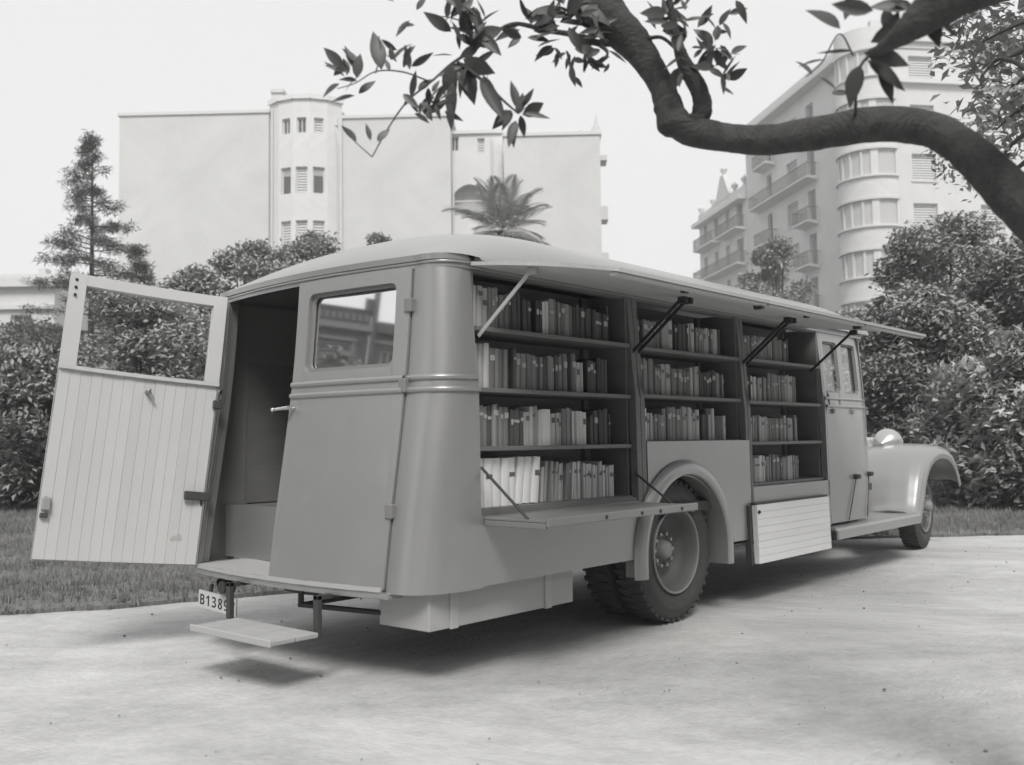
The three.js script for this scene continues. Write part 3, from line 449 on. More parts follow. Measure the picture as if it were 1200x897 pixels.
// underneath
for (const z of [-0.68, -1.47]) mesh('chassis_rail', box(0.5, 8.1, 0.53, 0.68, z - 0.04, z + 0.04, 0.01), M.iron, bus);
mesh('rear_axle', merge([bar(V(WX, WY, -0.2), V(WX, WY, -1.95), 0.06, 0.06, 14), new THREE.SphereGeometry(0.17, 18, 12).translate(WX, WY, ZC)]), M.iron, bus);
mesh('front_axle', bar(V(7.48, 0.42, -0.3), V(7.48, 0.42, -1.85), 0.04), M.iron, bus);
mesh('drive_shaft', bar(V(WX, WY, ZC), V(6.2, 0.55, ZC), 0.04), M.iron, bus);
mesh('underbody', box(0.45, 5.6, 0.70, 0.76, -2.1, -0.03), M.iron, bus);
for (const z of [-0.62, -1.53]) mesh('leaf_spring', merge([0, 1, 2, 3].map(k => { const L = 0.62 - k * 0.12; return surface((u, v) => V(WX + lerp(-L, L, u), 0.50 + k * -0.014 + 0.10 * (lerp(-L, L, u) / 0.62) ** 2, z + lerp(-0.035, 0.035, v)), 12, 1, 0.012, 1); })), M.iron, bus);
{
  const tb = mesh('tool_locker', box(0.148, 1.272, 0.268, 0.4605, -0.44, -0.082, 0.006), M.tool, bus); tb.userData.label = 'long metal locker slung under the rear side';
  for (const [a, b] of [[0.285, 0.34], [1.015, 1.07]]) mesh('locker_strap', box(a, b, 0.264, 0.458, -0.085, -0.072, 0.003), M.strapM, tb);
  mesh('locker_lid', box(0.152, 1.268, 0.44, 0.458, -0.0815, -0.076, 0.002), M.tool, tb);
}
{
  const st = group('rear_step', bus); for (const [a, b] of [[-0.405, -0.2725], [-0.2675, -0.135]]) mesh('plank', box(a, b, 0.232, 0.256, -1.25, -0.56, 0.005), M.stepM, st);
  mesh('step_edge', box(-0.418, -0.4055, 0.228, 0.262, -1.25, -0.56, 0.004), M.strapM, st);
  for (const z of [-1.36, -0.60]) { mesh('step_bracket', merge([box(-0.125, -0.095, 0.235, 0.43, z - 0.018, z + 0.018, 0.004), box(-0.125, 0.35, 0.405, 0.43, z - 0.018, z + 0.018, 0.004), box(-0.36, -0.10, 0.217, 0.233, z + (z < -1 ? 0.16 : -0.06) - 0.015, z + (z < -1 ? 0.16 : -0.06) + 0.015, 0.003)]), M.iron, st); }
  mesh('step_rail', merge([box(-0.12, -0.10, 0.222, 0.236, -1.36, -0.60, 0.003)]), M.iron, st);
  mesh('carrier_frame', merge([bar(V(0.06, 0.44, -0.96), V(0.06, 0.325, -0.96), 0.016), bar(V(0.06, 0.325, -0.975), V(0.155, 0.325, -0.43), 0.014), bar(V(0.06, 0.325, -0.96), V(0.75, 0.325, -0.96), 0.014)]), M.black, bus);
  const sp = group('spare_wheel', bus); sp.position.set(0.62, 0.41, -1.25); sp.rotation.x = Math.PI / 2; mesh('tyre', makeTyre(0.40, 0.16, 0.25), M.rubber, sp); const disc = new THREE.CylinderGeometry(0.25, 0.25, 0.05, 32); disc.rotateX(Math.PI / 2); mesh('rim', disc, M.rim, sp);
  mesh('exhaust_pipe', tube([V(5.2, 0.42, -1.3), V(3.2, 0.42, -1.32), V(2.4, 0.50, -1.35), V(1.2, 0.40, -1.75), V(0.1, 0.36, -1.80)], [0.03, 0.03], 10), M.iron, bus);
}
{ // number plate and rear lamp
  const cv = document.createElement('canvas'); cv.width = 512; cv.height = 144; const c = cv.getContext('2d'); c.fillStyle = '#bcbcbc'; c.fillRect(0, 0, 512, 144); c.fillStyle = '#222'; c.font = 'bold 124px sans-serif'; c.textAlign = 'center'; c.textBaseline = 'middle';
  [...'B13897'].forEach((ch, i) => c.fillText(ch, 52 + i * 82, 76));
  const tx = new THREE.CanvasTexture(cv); tx.colorSpace = THREE.SRGBColorSpace;
  const pl = group('number_plate', bus); pl.position.set(0.0, 0.276, -1.655); pl.rotation.set(0.055, -Math.PI / 2, 0);
  mesh('plate_face', new THREE.PlaneGeometry(0.385, 0.098).translate(0, 0, 0.0045), std(1, 0.5, { map: tx }), pl); mesh('plate_back', new THREE.BoxGeometry(0.385, 0.10, 0.006), M.strapM, pl);
  const lp = new THREE.CylinderGeometry(0.035, 0.04, 0.07, 14); lp.rotateZ(Math.PI / 2); lp.translate(-0.01, 0.375, -1.55); const rl = mesh('rear_lamp', lp, M.black, bus); mesh('lamp_bracket', box(0.0, 0.03, 0.33, 0.44, -1.575, -1.545), M.iron, rl);
  mesh('plate_bracket', merge([bar(V(0.02, 0.32, -1.76), V(0.03, 0.37, -1.76), 0.012), bar(V(0.012, 0.31, -1.58), V(0.02, 0.44, -1.56), 0.009)]), M.black, rl);
}

// ───────────────────────── books ─────────────────────────
const toneDef = { dark: ['dark cloth-bound book', [0.045, 0.085], 0.6], grey: ['grey cloth-bound book', [0.15, 0.25], 0.65], light: ['light grey paper-covered book', [0.32, 0.45], 0.75], pale: ['pale paper-covered book', [0.52, 0.64], 0.8], white: ['white paper-covered volume', [0.68, 0.76], 0.8] };
const bookMats = {}; for (const k in toneDef) bookMats[k] = [0, 0.25, 0.5, 0.75, 1].map(t => std(lerp(...toneDef[k][1], t), toneDef[k][2]));
const pageMat = std(0.50, 0.9);
const bookGeo = {}, labelGeo = {}, labelPale = std(0.42, 0.85), labelDark = std(0.13, 0.8);
function bookGeometry(w, h, d) { // rounded spine toward +z, covers and page block in one
  const k = [w, h, d].map(v => v.toFixed(3)).join(); if (bookGeo[k]) return bookGeo[k];
  const s = new THREE.Shape(); const r = Math.min(w * 0.22, 0.008); s.moveTo(-w / 2, -d); s.lineTo(-w / 2, -r); s.quadraticCurveTo(-w / 2, 0, 0, r * 0.3); s.quadraticCurveTo(w / 2, 0, w / 2, -r); s.lineTo(w / 2, -d); const c = Math.min(0.0025, w * 0.18); s.lineTo(w / 2 - c, -d); s.lineTo(w / 2 - c, -r - c); s.lineTo(-w / 2 + c, -r - c); s.lineTo(-w / 2 + c, -d); s.closePath();
  const cov = new THREE.ExtrudeGeometry(s, { depth: h, bevelEnabled: false, curveSegments: 3 }); cov.rotateX(-Math.PI / 2); cov.scale(1, 1, -1); unflip(cov);
  const pg = new THREE.BoxGeometry(w - 2 * c - 0.0002, h - 0.006, d - r - c - 0.006); pg.translate(0, h / 2, -(r + c) - (d - r - c - 0.006) / 2);
  return bookGeo[k] = [cov, pg];
}
const bayName = ['rear bay', 'bay over the rear wheel', 'bay behind the cab'];
const rowName = { 4: ['bottom shelf', 'third shelf down', 'second shelf down', 'top shelf'], 3: ['bottom shelf', 'middle shelf', 'top shelf'] };
const rBook = rng(2024);
function bookRow(bay, row, x0, x1, hMean, mix, opt = {}) {
  const b = bays[bay], y = b.ys[row], r = rBook; let x = x0, runTone = null, run = 0, hRun = hMean; const keys = Object.keys(mix);
  while (x < x1) {
    if (run <= 0) { let t = r(), s = 0; for (const k of keys) { s += mix[k]; runTone = k; if (t < s) break; } run = 1 + Math.floor(r() * 4); hRun = hMean * (0.86 + r() * 0.28); }
    run--; const w = Math.round((opt.w || [0.017, 0.046]).reduce((a, c) => a + (c - a) * r()) / 0.004) * 0.004, h = Math.round(hRun * (0.97 + 0.06 * r()) / 0.006) * 0.006;
    if (x + w > x1 + 0.01) break;
    const gap = r() < 0.04 ? 0.03 : 0.0008 + r() * 0.002;
    const g = putBook(bay, row, runTone, x + w / 2, y, w, h, opt.lean && r() < 0.7 ? -(opt.lean * (0.6 + 0.6 * r())) : (r() - 0.5) * 0.02, opt.phrase, opt.z);
    x += w + gap + (opt.lean ? 0.002 : 0);
  }
}
function putBook(bay, row, tone, x, y, w, h, lean, phrase, zf = -0.085) {
  const [cov, pg] = bookGeometry(w, h, 0.15), where = phrase || `${rowName[bays[bay].ys.length][row]} of the ${bayName[bay]}`, label = `${toneDef[tone][0]} on the ${where}`;
  const g = thing('book', label, 'book', `${tone} books on the ${where}`);
  g.position.set(x, y + 0.0005 + Math.abs(Math.sin(lean)) * w / 2, zf + (rBook() - 0.5) * 0.018); g.rotation.z = lean;
  mesh('cover', cov, bookMats[tone][Math.floor(rBook() * 5)], g); mesh('pages', pg, pageMat, g);
  if (rBook() < 0.55) { const lh = 0.012 + 0.022 * rBook(), y0 = h * (0.62 + 0.2 * rBook()), lg = labelGeo[Math.round(w * 250) + '_' + Math.round(lh * 250)] ||= new THREE.BoxGeometry(w * 0.74, lh, 0.002); const l = mesh('spine_label', lg, tone === 'pale' || tone === 'white' || tone === 'light' ? labelDark : labelPale, g); l.position.set(0, y0, 0.0016); }
  return g;
}
// rear bay
bookRow(0, 3, 0.47, 1.38, 0.205, { dark: 0.30, grey: 0.42, light: 0.2, pale: 0.08 }); bookRow(0, 3, 1.40, 1.68, 0.20, { dark: 0.7, grey: 0.3 });
bookRow(0, 2, 0.455, 1.42, 0.20, { dark: 0.28, grey: 0.42, light: 0.25, pale: 0.05 }); bookRow(0, 2, 1.44, 1.68, 0.19, { dark: 0.6, grey: 0.4 });
bookRow(0, 1, 0.455, 0.99, 0.192, { dark: 0.15, grey: 0.45, light: 0.3, pale: 0.1 });
putBook(0, 1, 'pale', 1.008, 1.148, 0.028, 0.192, 0); putBook(0, 1, 'white', 1.064, 1.148, 0.08, 0.198, 0);
bookRow(0, 1, 1.11, 1.45, 0.185, { dark: 0.15, grey: 0.5, light: 0.2, pale: 0.15 }); bookRow(0, 1, 1.46, 1.66, 0.18, { dark: 0.8, grey: 0.2 });
for (const [x, w] of [[0.475, 0.03], [0.511, 0.036], [0.565, 0.064], [0.632, 0.064], [0.697, 0.06], [0.757, 0.056], [0.815, 0.056], [0.873, 0.056], [0.93, 0.052]]) putBook(0, 0, 'white', x, 0.838, w, 0.248, x > 0.8 ? -0.10 : 0, null, -0.07);
bookRow(0, 0, 1.01, 1.30, 0.20, { pale: 0.5, light: 0.3, grey: 0.2 }, { w: [0.014, 0.024], lean: 0.09 });
bookRow(0, 0, 1.31, 1.68, 0.19, { pale: 0.55, light: 0.4, grey: 0.05 }, { w: [0.014, 0.024] });
// bay over the wheel
bookRow(1, 2, 1.96, 2.24, 0.19, { grey: 0.5, light: 0.4, dark: 0.1 });
putBook(1, 2, 'light', 2.30, 1.75, 0.064, 0.20, 0); putBook(1, 2, 'light', 2.366, 1.75, 0.06, 0.20, 0);
bookRow(1, 2, 2.42, 3.02, 0.195, { grey: 0.5, light: 0.3, dark: 0.2 });
bookRow(1, 1, 1.96, 3.05, 0.195, { grey: 0.42, light: 0.3, dark: 0.25, pale: 0.03 });
bookRow(1, 0, 1.945, 2.93, 0.19, { grey: 0.35, light: 0.32, dark: 0.18, pale: 0.15 });
bookRow(1, 0, 3.03, 3.12, 0.18, { light: 1 });
// bay behind the cab
bookRow(2, 3, 3.34, 4.12, 0.185, { grey: 0.8, dark: 0.2 }, { w: [0.03, 0.05] });
bookRow(2, 2, 3.33, 4.20, 0.19, { grey: 0.35, light: 0.3, dark: 0.25, pale: 0.1 });
bookRow(2, 1, 3.32, 4.22, 0.19, { grey: 0.45, light: 0.38, dark: 0.05, pale: 0.12 });
bookRow(2, 0, 3.32, 4.24, 0.195, { grey: 0.35, light: 0.4, pale: 0.25 });
// a few volumes seen inside through the rear doorway
for (const [x, t, w, h] of [[1.10, 'grey', 0.04, 0.2], [1.15, 'light', 0.036, 0.2], [1.20, 'pale', 0.04, 0.2], [1.25, 'light', 0.032, 0.19], [1.30, 'grey', 0.04, 0.2], [1.42, 'light', 0.04, 0.2], [1.47, 'pale', 0.036, 0.2]]) putBook(0, 0, t, x, 0.93, w, h, 0, 'low shelf inside the rear doorway', -1.90);

const villaShrubs = [];
// ───────────────────────── buildings ─────────────────────────
// A frame on a facade: o = point on the ground at its left end (seen from outside), t = along it to the right, n = outward
function frame(parent, o, t) { const n = V(-t.z, 0, t.x); const g = group('f', parent); const m = new THREE.Matrix4().makeBasis(t, V(0, 1, 0), n.clone()); return { o, t, n, m: m.setPosition(o), g }; }
function put(name, geo, mat, parent, F) { const m = mesh(name, geo, mat, parent); return m; }
function wallGeo(w0, w1, y0, y1, holes, thick) { // holes: [x0,x1,y0,y1,arch?]
  const s = poly([[w0, y0], [w1, y0], [w1, y1], [w0, y1]]);
  for (const [a, b, c, d, arch] of holes) { const p = new THREE.Path(); p.moveTo(a, c); p.lineTo(b, c); if (arch) { p.lineTo(b, d - arch); p.quadraticCurveTo((a + b) / 2, d + arch, a, d - arch); } else { p.lineTo(b, d); p.lineTo(a, d); } p.closePath(); s.holes.push(p); }
  const g = new THREE.ExtrudeGeometry(s, { depth: thick, bevelEnabled: false, curveSegments: 8 }); g.translate(0, 0, -thick); boxUV(g); return g;
}
// window in an opening: frame (part) with pane or shutter slats (sub-parts)
function windowIn(b, G, a, c, y0, y1, kind, rec = 0.22, sill = true) {
  const w = c - a, f = 0.07, parts = [box(a, a + f, y0, y1, -rec, -rec + 0.06), box(c - f, c, y0, y1, -rec, -rec + 0.06), box(a + f, c - f, y0, y0 + f, -rec, -rec + 0.06), box(a + f, c - f, y1 - f, y1, -rec, -rec + 0.06)];
  if (kind === 'pane' || kind === 'pale') parts.push(box((a + c) / 2 - 0.03, (a + c) / 2 + 0.03, y0 + f, y1 - f, -rec, -rec + 0.055));
  const m = new THREE.Mesh(merge(parts).applyMatrix4(G), M.cornice); m.name = 'window'; b.add(m);
  if (kind === 'shut' || kind === 'shutPale') { const n = Math.max(4, Math.round((y1 - y0 - 2 * f) / 0.16)), h = (y1 - y0 - 2 * f) / n, sl = []; for (let i = 0; i < n; i++) { const q = new THREE.BoxGeometry(w - 2 * f - 0.01, h * 0.82, 0.025); q.rotateX(-0.35); q.translate((a + c) / 2, y0 + f + (i + 0.5) * h, -rec + 0.02); sl.push(q); } mesh('shutter', merge(sl).applyMatrix4(G), kind === 'shut' ? M.shutter : M.shutterPale, m); mesh('pane', box(a + f, c - f, y0 + f, y1 - f, -rec - 0.03, -rec - 0.005).applyMatrix4(G), M.paneDark, m); }
  else if (kind === 'blind') { mesh('pane', box(a + f, c - f, y0 + f, y1 - f, -rec, -rec + 0.02).applyMatrix4(G), M.paneDark, m); mesh('blind', box(a + f, c - f, y1 - f - 0.42, y1 - f, -rec + 0.022, -rec + 0.05).applyMatrix4(G), M.shutter, m); }
  else mesh('pane', box(a + f, c - f, y0 + f, y1 - f, -rec, -rec + 0.02).applyMatrix4(G), kind === 'pane' ? M.paneDark : M.panePale, m);
  if (sill) mesh('sill', box(a - 0.08, c + 0.08, y0 - 0.09, y0 - 0.002, -rec, 0.08).applyMatrix4(G), M.cornice, m);
  return m;
}
function basis(o, t) { const n = V(-t.z, 0, t.x); return new THREE.Matrix4().makeBasis(t, V(0, 1, 0), n).setPosition(o); }
// pixel -> (along, height) on a facade
function hit(G, px, py) { const inv = G.clone().invert(), o = CAM.clone().applyMatrix4(inv), d = ray(px, py).transformDirection(inv); const k = -o.z / d.z; return [o.x + d.x * k, o.y + d.y * k]; }
const U = (G, px, py = 400) => hit(G, px, py)[0], Hh = (G, px, py) => hit(G, px, py)[1];

// the pale apartment block with blank walls behind the garden
{
  const D = 56, O = V(CAM.x + FH.x * D, 0, CAM.z + FH.z * D), t = V(RH.x, 0, RH.z).applyAxisAngle(V(0, 1, 0), -0.03), G = basis(O, t);
  const b1 = thing('apartment_building', 'pale block with two blank walls and a rounded window bay between them', 'building');
  const b2 = thing('apartment_building', 'pale block with blank wall, recessed bay and arched loggia behind the palm', 'building');
  const top1 = Hh(G, 200, 135), a0 = U(G, 140, 135), a1 = U(G, 315, 140), a2 = U(G, 400, 136), a3 = U(G, 527, 137), a4 = U(G, 590, 155), a5 = U(G, 703, 160);
  mesh('blank_wall', box(a0, a1, 0, top1, -11, 0).applyMatrix4(G), M.plaster2, b1);
  mesh('coping', box(a0 - 0.1, a1 + 0.05, top1, top1 + 0.18, -11.1, 0.1).applyMatrix4(G), M.cornice, b1);
  const top2 = Hh(G, 460, 136); mesh('blank_wall', box(a2, a3, 0, top2, -11, -0.3).applyMatrix4(G), M.plaster2, b1); mesh('coping', box(a2 - 0.05, a3 + 0.1, top2, top2 + 0.18, -11.1, -0.2).applyMatrix4(G), M.cornice, b1);
  // polygonal bay: five facets bulging forward
  const topB = Hh(G, 355, 122), w = a2 - a1, rows = [[143, 161], [200, 231], [262, 293], [326, 356], [390, 420]], mid = (a1 + a2) / 2, R = w * 0.62, N = 5, half = Math.asin(w / 2 / R), bz = -R * Math.cos(half) - 0.2;
  for (let k = 0; k < N; k++) {
    const p0 = -half + k * 2 * half / N, p1 = p0 + 2 * half / N, A = V(mid + R * Math.sin(p0), 0, bz + R * Math.cos(p0)), B = V(mid + R * Math.sin(p1), 0, bz + R * Math.cos(p1)), L = A.distanceTo(B), tt = B.clone().sub(A).normalize();
    const Gl = new THREE.Matrix4().makeBasis(tt, V(0, 1, 0), V(-tt.z, 0, tt.x)).setPosition(A).premultiply(G), holes = [];
    const hasWin = k >= 1 && k <= 3 || false; const defs = [];
    if (hasWin) rows.forEach(([ya, yb], i) => { const y1 = Hh(G, 355, ya), y0 = Hh(G, 355, yb), ww = (i === 0 ? 0.55 : 0.68), c = L / 2; defs.push([c - ww * L / 2 * 1.0, c + ww * L / 2 * 1.0, y0, y1, i]); holes.push([c - ww * L / 2, c + ww * L / 2, y0, y1]); });
    mesh('bay_wall', wallGeo(0, L, 0, topB, holes, 0.35).applyMatrix4(Gl), M.plaster, b1);
    for (const [x0, x1, y0, y1, i] of defs) windowIn(b1, Gl, x0, x1, y0, y1, i === 0 ? (k === 3 ? 'shutPale' : 'pane') : i === 1 ? (k === 2 ? 'shutPale' : 'blind') : 'shutPale', 0.2, false);
    mesh('cornice', box(-0.06, L + 0.06, topB, topB + 0.28, -0.3, 0.14).applyMatrix4(Gl), M.plaster, b1);
  }
  mesh('bay_core', box(a1 + 0.02, a2 - 0.02, 0, topB - 0.3, -11, bz + R * Math.cos(half) - 0.55).applyMatrix4(G), M.plaster2, b1);
  mesh('chimney', merge([box(U(G, 315), U(G, 329), topB + 0.285, Hh(G, 322, 106), -1.3, -0.4), box(U(G, 314), U(G, 330), Hh(G, 322, 106), Hh(G, 322, 102), -1.4, -0.3)]).applyMatrix4(G), M.plaster2, b1);
  mesh('drain_pipe', bar(V(a1 + 0.22, 0, 0.12), V(a1 + 0.22, topB - 0.3, 0.12), 0.06).applyMatrix4(G), M.cornice, b1);
  mesh('drain_pipe', tube([V(a2 - 0.5, topB - 1.2, 0.1), V(a2 - 0.25, topB - 2.2, 0.1), V(a2 - 0.2, topB - 5, 0.1), V(a2 - 0.2, 0, 0.1)], [0.05, 0.05], 6).applyMatrix4(G), M.ledge, b1);
  mesh('vent_box', box(a2 - 0.9, a2 - 0.2, Hh(G, 390, 148), Hh(G, 390, 139), -0.3, 0.15).applyMatrix4(G), M.cornice, b1);
  // the second block
  const top3 = Hh(G, 645, 159), topR = Hh(G, 558, 147), z2 = -1.6;
  const G2 = G.clone().multiply(new THREE.Matrix4().makeTranslation(0, 0, z2)), c0 = U(G2, 524), c1 = U(G2, 592);
  const hs = [[U(G2, 530), U(G2, 540), Hh(G2, 535, 177), Hh(G2, 535, 160)], [U(G2, 562), U(G2, 570.5), Hh(G2, 566, 180), Hh(G2, 566, 162)], [U(G2, 534), U(G2, 570), Hh(G2, 550, 252), Hh(G2, 550, 216), 0.5], [U(G2, 534), U(G2, 570), Hh(G2, 550, 330), Hh(G2, 550, 290), 0.5]];
  mesh('bay_wall', wallGeo(c0, c1, 0, topR, hs, 0.4).applyMatrix4(G2), M.plaster, b2);
  windowIn(b2, G2, hs[0][0], hs[0][1], hs[0][2], hs[0][3], 'pane', 0.2, false); windowIn(b2, G2, hs[1][0], hs[1][1], hs[1][2], hs[1][3], 'shutPale', 0.2, false);
  for (const h of hs.slice(2)) { const l = mesh('loggia', box(h[0] - 0.3, h[1] + 0.3, h[2] - 0.2, h[3] + 0.3, -0.95, -0.8).applyMatrix4(G2), M.plaster, b2); mesh('loggia_window', box(h[0] + 0.4, h[1] - 0.4, h[2], h[3] - 0.5, -0.8, -0.74).applyMatrix4(G2), M.panePale, l); mesh('loggia_rail', box(h[0], h[1], h[2] + 0.85, h[2] + 0.92, -0.3, -0.2).applyMatrix4(G2), M.cornice, l); }
  mesh('cornice', box(c0 - 0.1, c1 + 0.1, topR, topR + 0.2, -0.5, 0.15).applyMatrix4(G2), M.plaster, b2);
  mesh('blank_wall', box(a4, a5, 0, top3, -10, 0).applyMatrix4(G), M.plaster2, b2); mesh('coping', box(a4 - 0.06, a5 + 0.1, top3, top3 + 0.18, -10.1, 0.1).applyMatrix4(G), M.cornice, b2);
  mesh('bay_core', box(c0 + 0.02, a4 + 0.5, 0, topR - 0.4, -11, z2 - 2.5).applyMatrix4(G), M.plaster2, b2);
  mesh('drain_pipe', bar(V(U(G2, 579), 0, z2 + 0.1), V(U(G2, 579), topR - 0.4, z2 + 0.1), 0.06).applyMatrix4(G), M.cornice, b2);
  mesh('pinnacle', merge([box(a5 - 0.45, a5 + 0.02, top3 + 0.18, top3 + 0.5, -0.6, -0.1), new THREE.ConeGeometry(0.16, 0.9, 8).translate(a5 - 0.2, top3 + 0.95, -0.35)]).applyMatrix4(G), M.ledge, b2);
  mesh('chimney', box(U(G, 683), U(G, 688), top3 + 0.18, top3 + 0.45, -1, -0.5).applyMatrix4(G), M.ledge, b2);
  for (const [pa, pb] of [[180, 186], [240, 256], [295, 306]]) mesh('balcony', merge([box(a5, a5 + 0.42, Hh(G, 707, pb), Hh(G, 707, pa), -1.6, -0.3)]).applyMatrix4(G), M.ledge, b2);
}
// corner apartment house on the right with balconies and a rounded glazed bay
const railUnit = (L, h, d) => { const l = [box(0, L, h - 0.05, h, d - 0.05, d), box(0, 0.05, h - 0.05, h, 0, d), box(L - 0.05, L, h - 0.05, h, 0, d), box(0, L, 0.06, 0.1, d - 0.04, d - 0.01)]; const n = Math.round(L / 0.16); for (let i = 0; i <= n; i++) l.push(box(i * (L - 0.03) / n, i * (L - 0.03) / n + 0.03, 0.05, h - 0.04, d - 0.04, d - 0.01)); for (let i = 1; i < 5; i++) for (const e of [0, L - 0.03]) l.push(box(e, e + 0.03, 0.05, h - 0.04, i * d / 5, i * d / 5 + 0.03)); return merge(l); };
function balcony(b, G, a, c, y, d = 0.95) {
  const s = poly([[0, y - 0.30], [0, y], [d, y], [d, y - 0.13], [d * 0.7, y - 0.16]]); const g = new THREE.ExtrudeGeometry(s, { depth: c - a, bevelEnabled: false }); g.applyMatrix4(new THREE.Matrix4().makeBasis(V(0, 0, 1), V(0, 1, 0), V(1, 0, 0)).setPosition(a, 0, 0)); unflip(g); boxUV(g);
  const m = mesh('balcony', g.applyMatrix4(G), M.plasterR, b); mesh('railing', railUnit(c - a, 1.0, d - 0.05).translate(a, y, 0).applyMatrix4(G), M.railing, m); return m;
}
{
  const ang = 8.4 * Math.PI / 180, dirBack = FH.clone().applyAxisAngle(V(0, 1, 0), ang);   // facade runs away to the left
  const P = CAM.clone().addScaledVector(FH, 71).addScaledVector(RH, 22.8); P.y = 0;
  const t = dirBack.clone().multiplyScalar(-1);          // along the facade, toward the viewer = to the right as seen from the street
  const G = basis(P, t), floorPix = [360, 307, 254, 200];
  const fl = floorPix.map(py => Hh(G, 968, py)), pitch = (fl[3] - fl[0]) / 3, base = fl[0] - pitch * Math.floor(fl[0] / pitch);
  const levels = []; for (let y = base; y < fl[3] + pitch * 2.1; y += pitch) levels.push(y);
  const uL = U(G, 880), uC = U(G, 1023) - 1.55, topY = fl[3] + pitch * 2.15;   // from the far end to the corner
  const b = thing('apartment_building', 'tall corner house with iron balconies and rounded glazed bay', 'building');
  const cols = [[U(G, 907), 1.0, 'tall'], [U(G, 934), 1.9, 'wide'], [U(G, 957), 1.2, 'tall']], holes = [], wins = [];
  for (const y of levels) for (const [u, w, k] of cols) { const y0 = y + 0.02, y1 = y + (k === 'wide' ? 2.3 : 2.45), lo = k === 'wide' ? y + 0.5 : y0; if (y1 > topY - 0.5) continue; holes.push([u - w / 2, u + w / 2, lo, y1]); wins.push([u - w / 2, u + w / 2, lo, y1, k]); }
  mesh('wall', wallGeo(uL, uC, 0, topY, holes, 0.4).applyMatrix4(G), M.plasterR, b);
  wins.forEach(([a, c, y0, y1, k], i) => windowIn(b, G, a, c, y0, y1, k === 'wide' ? 'shutPale' : (i % 3 ? 'shut' : 'pane'), 0.25, k === 'wide'));
  levels.forEach((y, i) => { if (y + 2.5 > topY) return; const top = Math.abs(y - fl[3]) < 0.5; if (top) balcony(b, G, U(G, 889, 240), cols[2][0] + 1.1, y); else { balcony(b, G, cols[2][0] - 1.5, cols[2][0] + 1.0, y); balcony(b, G, cols[0][0] - 1.4, cols[0][0] + 1.4, y - 0.1); } });
  mesh('cornice', box(uL - 0.2, uC + 0.2, topY - 0.35, topY, -0.3, 0.9).applyMatrix4(G), M.cornice, b);
  mesh('parapet', box(uL, uC, topY, topY + 1.0, -0.4, 0.1).applyMatrix4(G), M.plasterR, b);
  // rounded bay at the corner
  const bc = V(uC + 1.55, 0, -0.35), R = 2.15, ring = (r, y0, y1, a0, a1, seg = 18) => { const sh = new THREE.Shape(); sh.absarc(0, 0, r, a0, a1, false); sh.absarc(0, 0, r - 0.3, a1, a0, true); const g = new THREE.ExtrudeGeometry(sh, { depth: y1 - y0, bevelEnabled: false, curveSegments: seg }); g.rotateX(-Math.PI / 2); g.scale(1, 1, -1); unflip(g); g.translate(bc.x, y0, bc.z); boxUV(g); return g.applyMatrix4(G); };
  const A0 = -0.35, A1 = Math.PI * 0.98;
  for (const y of levels) {
    if (y + 2.5 > topY) continue; const s0 = y + 0.75, s1 = y + 2.55;
    mesh('bay_wall', ring(R, y - (pitch - 2.55), s0, A0, A1), M.plasterR, b); mesh('bay_ledge', ring(R + 0.16, s0, s0 + 0.12, A0, A1), M.cornice, b); mesh('bay_lintel', ring(R + 0.1, s1, s1 + 0.14, A0, A1), M.ledge, b);
    const cuts = [A0 + 0.05, 0.42, 0.80, 1.18, 1.55, 1.92, 2.30, 2.68, A1 - 0.05];
    for (let i = 0; i < cuts.length - 1; i++) { const w = mesh('bay_window', ring(R - 0.12, s0 + 0.12, s1, cuts[i] + 0.035, cuts[i + 1] - 0.035, 4), i % 4 === 1 ? M.panePale : M.panePale, b); mesh('frame', merge([ring(R - 0.08, s0 + 0.12, s0 + 0.2, cuts[i] + 0.03, cuts[i + 1] - 0.03, 4), ring(R - 0.08, s1 - 0.1, s1, cuts[i] + 0.03, cuts[i + 1] - 0.03, 4)]), M.cornice, w); }
    for (let i = 0; i < cuts.length; i++) { const big = i === 1 || i === 5; mesh('mullion', ring(R - 0.02, s0 + 0.12, s1, cuts[i] - (big ? 0.11 : 0.035), cuts[i] + (big ? 0.11 : 0.035), 3), M.plasterR, b); }
  }
  const yTop = levels.filter(y => y + 2.5 <= topY).pop() + 2.69; mesh('bay_wall', ring(R, yTop, topY + 0.3, A0, A1), M.plasterR, b);
  mesh('bay_core', new THREE.CylinderGeometry(R - 0.5, R - 0.5, topY, 24).translate(bc.x, topY / 2, bc.z).applyMatrix4(G), M.ledge, b);
  // front facade to the right of the bay, square to the balconied side
  const Pf = V(bc.x + 1.35, 0, 0.1).applyMatrix4(G), tf = V(-t.z, 0, t.x).multiplyScalar(-1), Gf = basis(Pf.clone(), tf.clone().multiplyScalar(1));
  const G3 = basis(Pf, V(t.z, 0, -t.x)); // +x to the right as seen from the garden
  const h3 = [], w3 = []; for (const y of levels) for (const u of [3.4, 8.2, 12.6, 17]) { if (y + 2.6 > topY) continue; h3.push([u - 0.85, u + 0.85, y + 0.7, y + 2.5]); w3.push([u - 0.85, u + 0.85, y + 0.7, y + 2.5]); }
  mesh('wall', wallGeo(0, 22, 0, topY + 1, h3, 0.4).applyMatrix4(G3), M.plasterR, b);
  w3.forEach(([a, c, y0, y1]) => windowIn(b, G3, a, c, y0, y1, 'shutPale', 0.25));
  for (const y of [topY - 3.2, topY - 0.4]) mesh('cornice', box(0, 22, y, y + 0.3, -0.1, 0.35).applyMatrix4(G3), M.cornice, b);
  mesh('roof', box(uL, uC + 3, topY - 0.8, topY - 0.4, -16, -0.45).applyMatrix4(G), M.ledge, b);
  mesh('wall', box(uL + 0.02, uL + 0.4, 0, topY, -16, -0.42).applyMatrix4(G), M.plasterR, b);
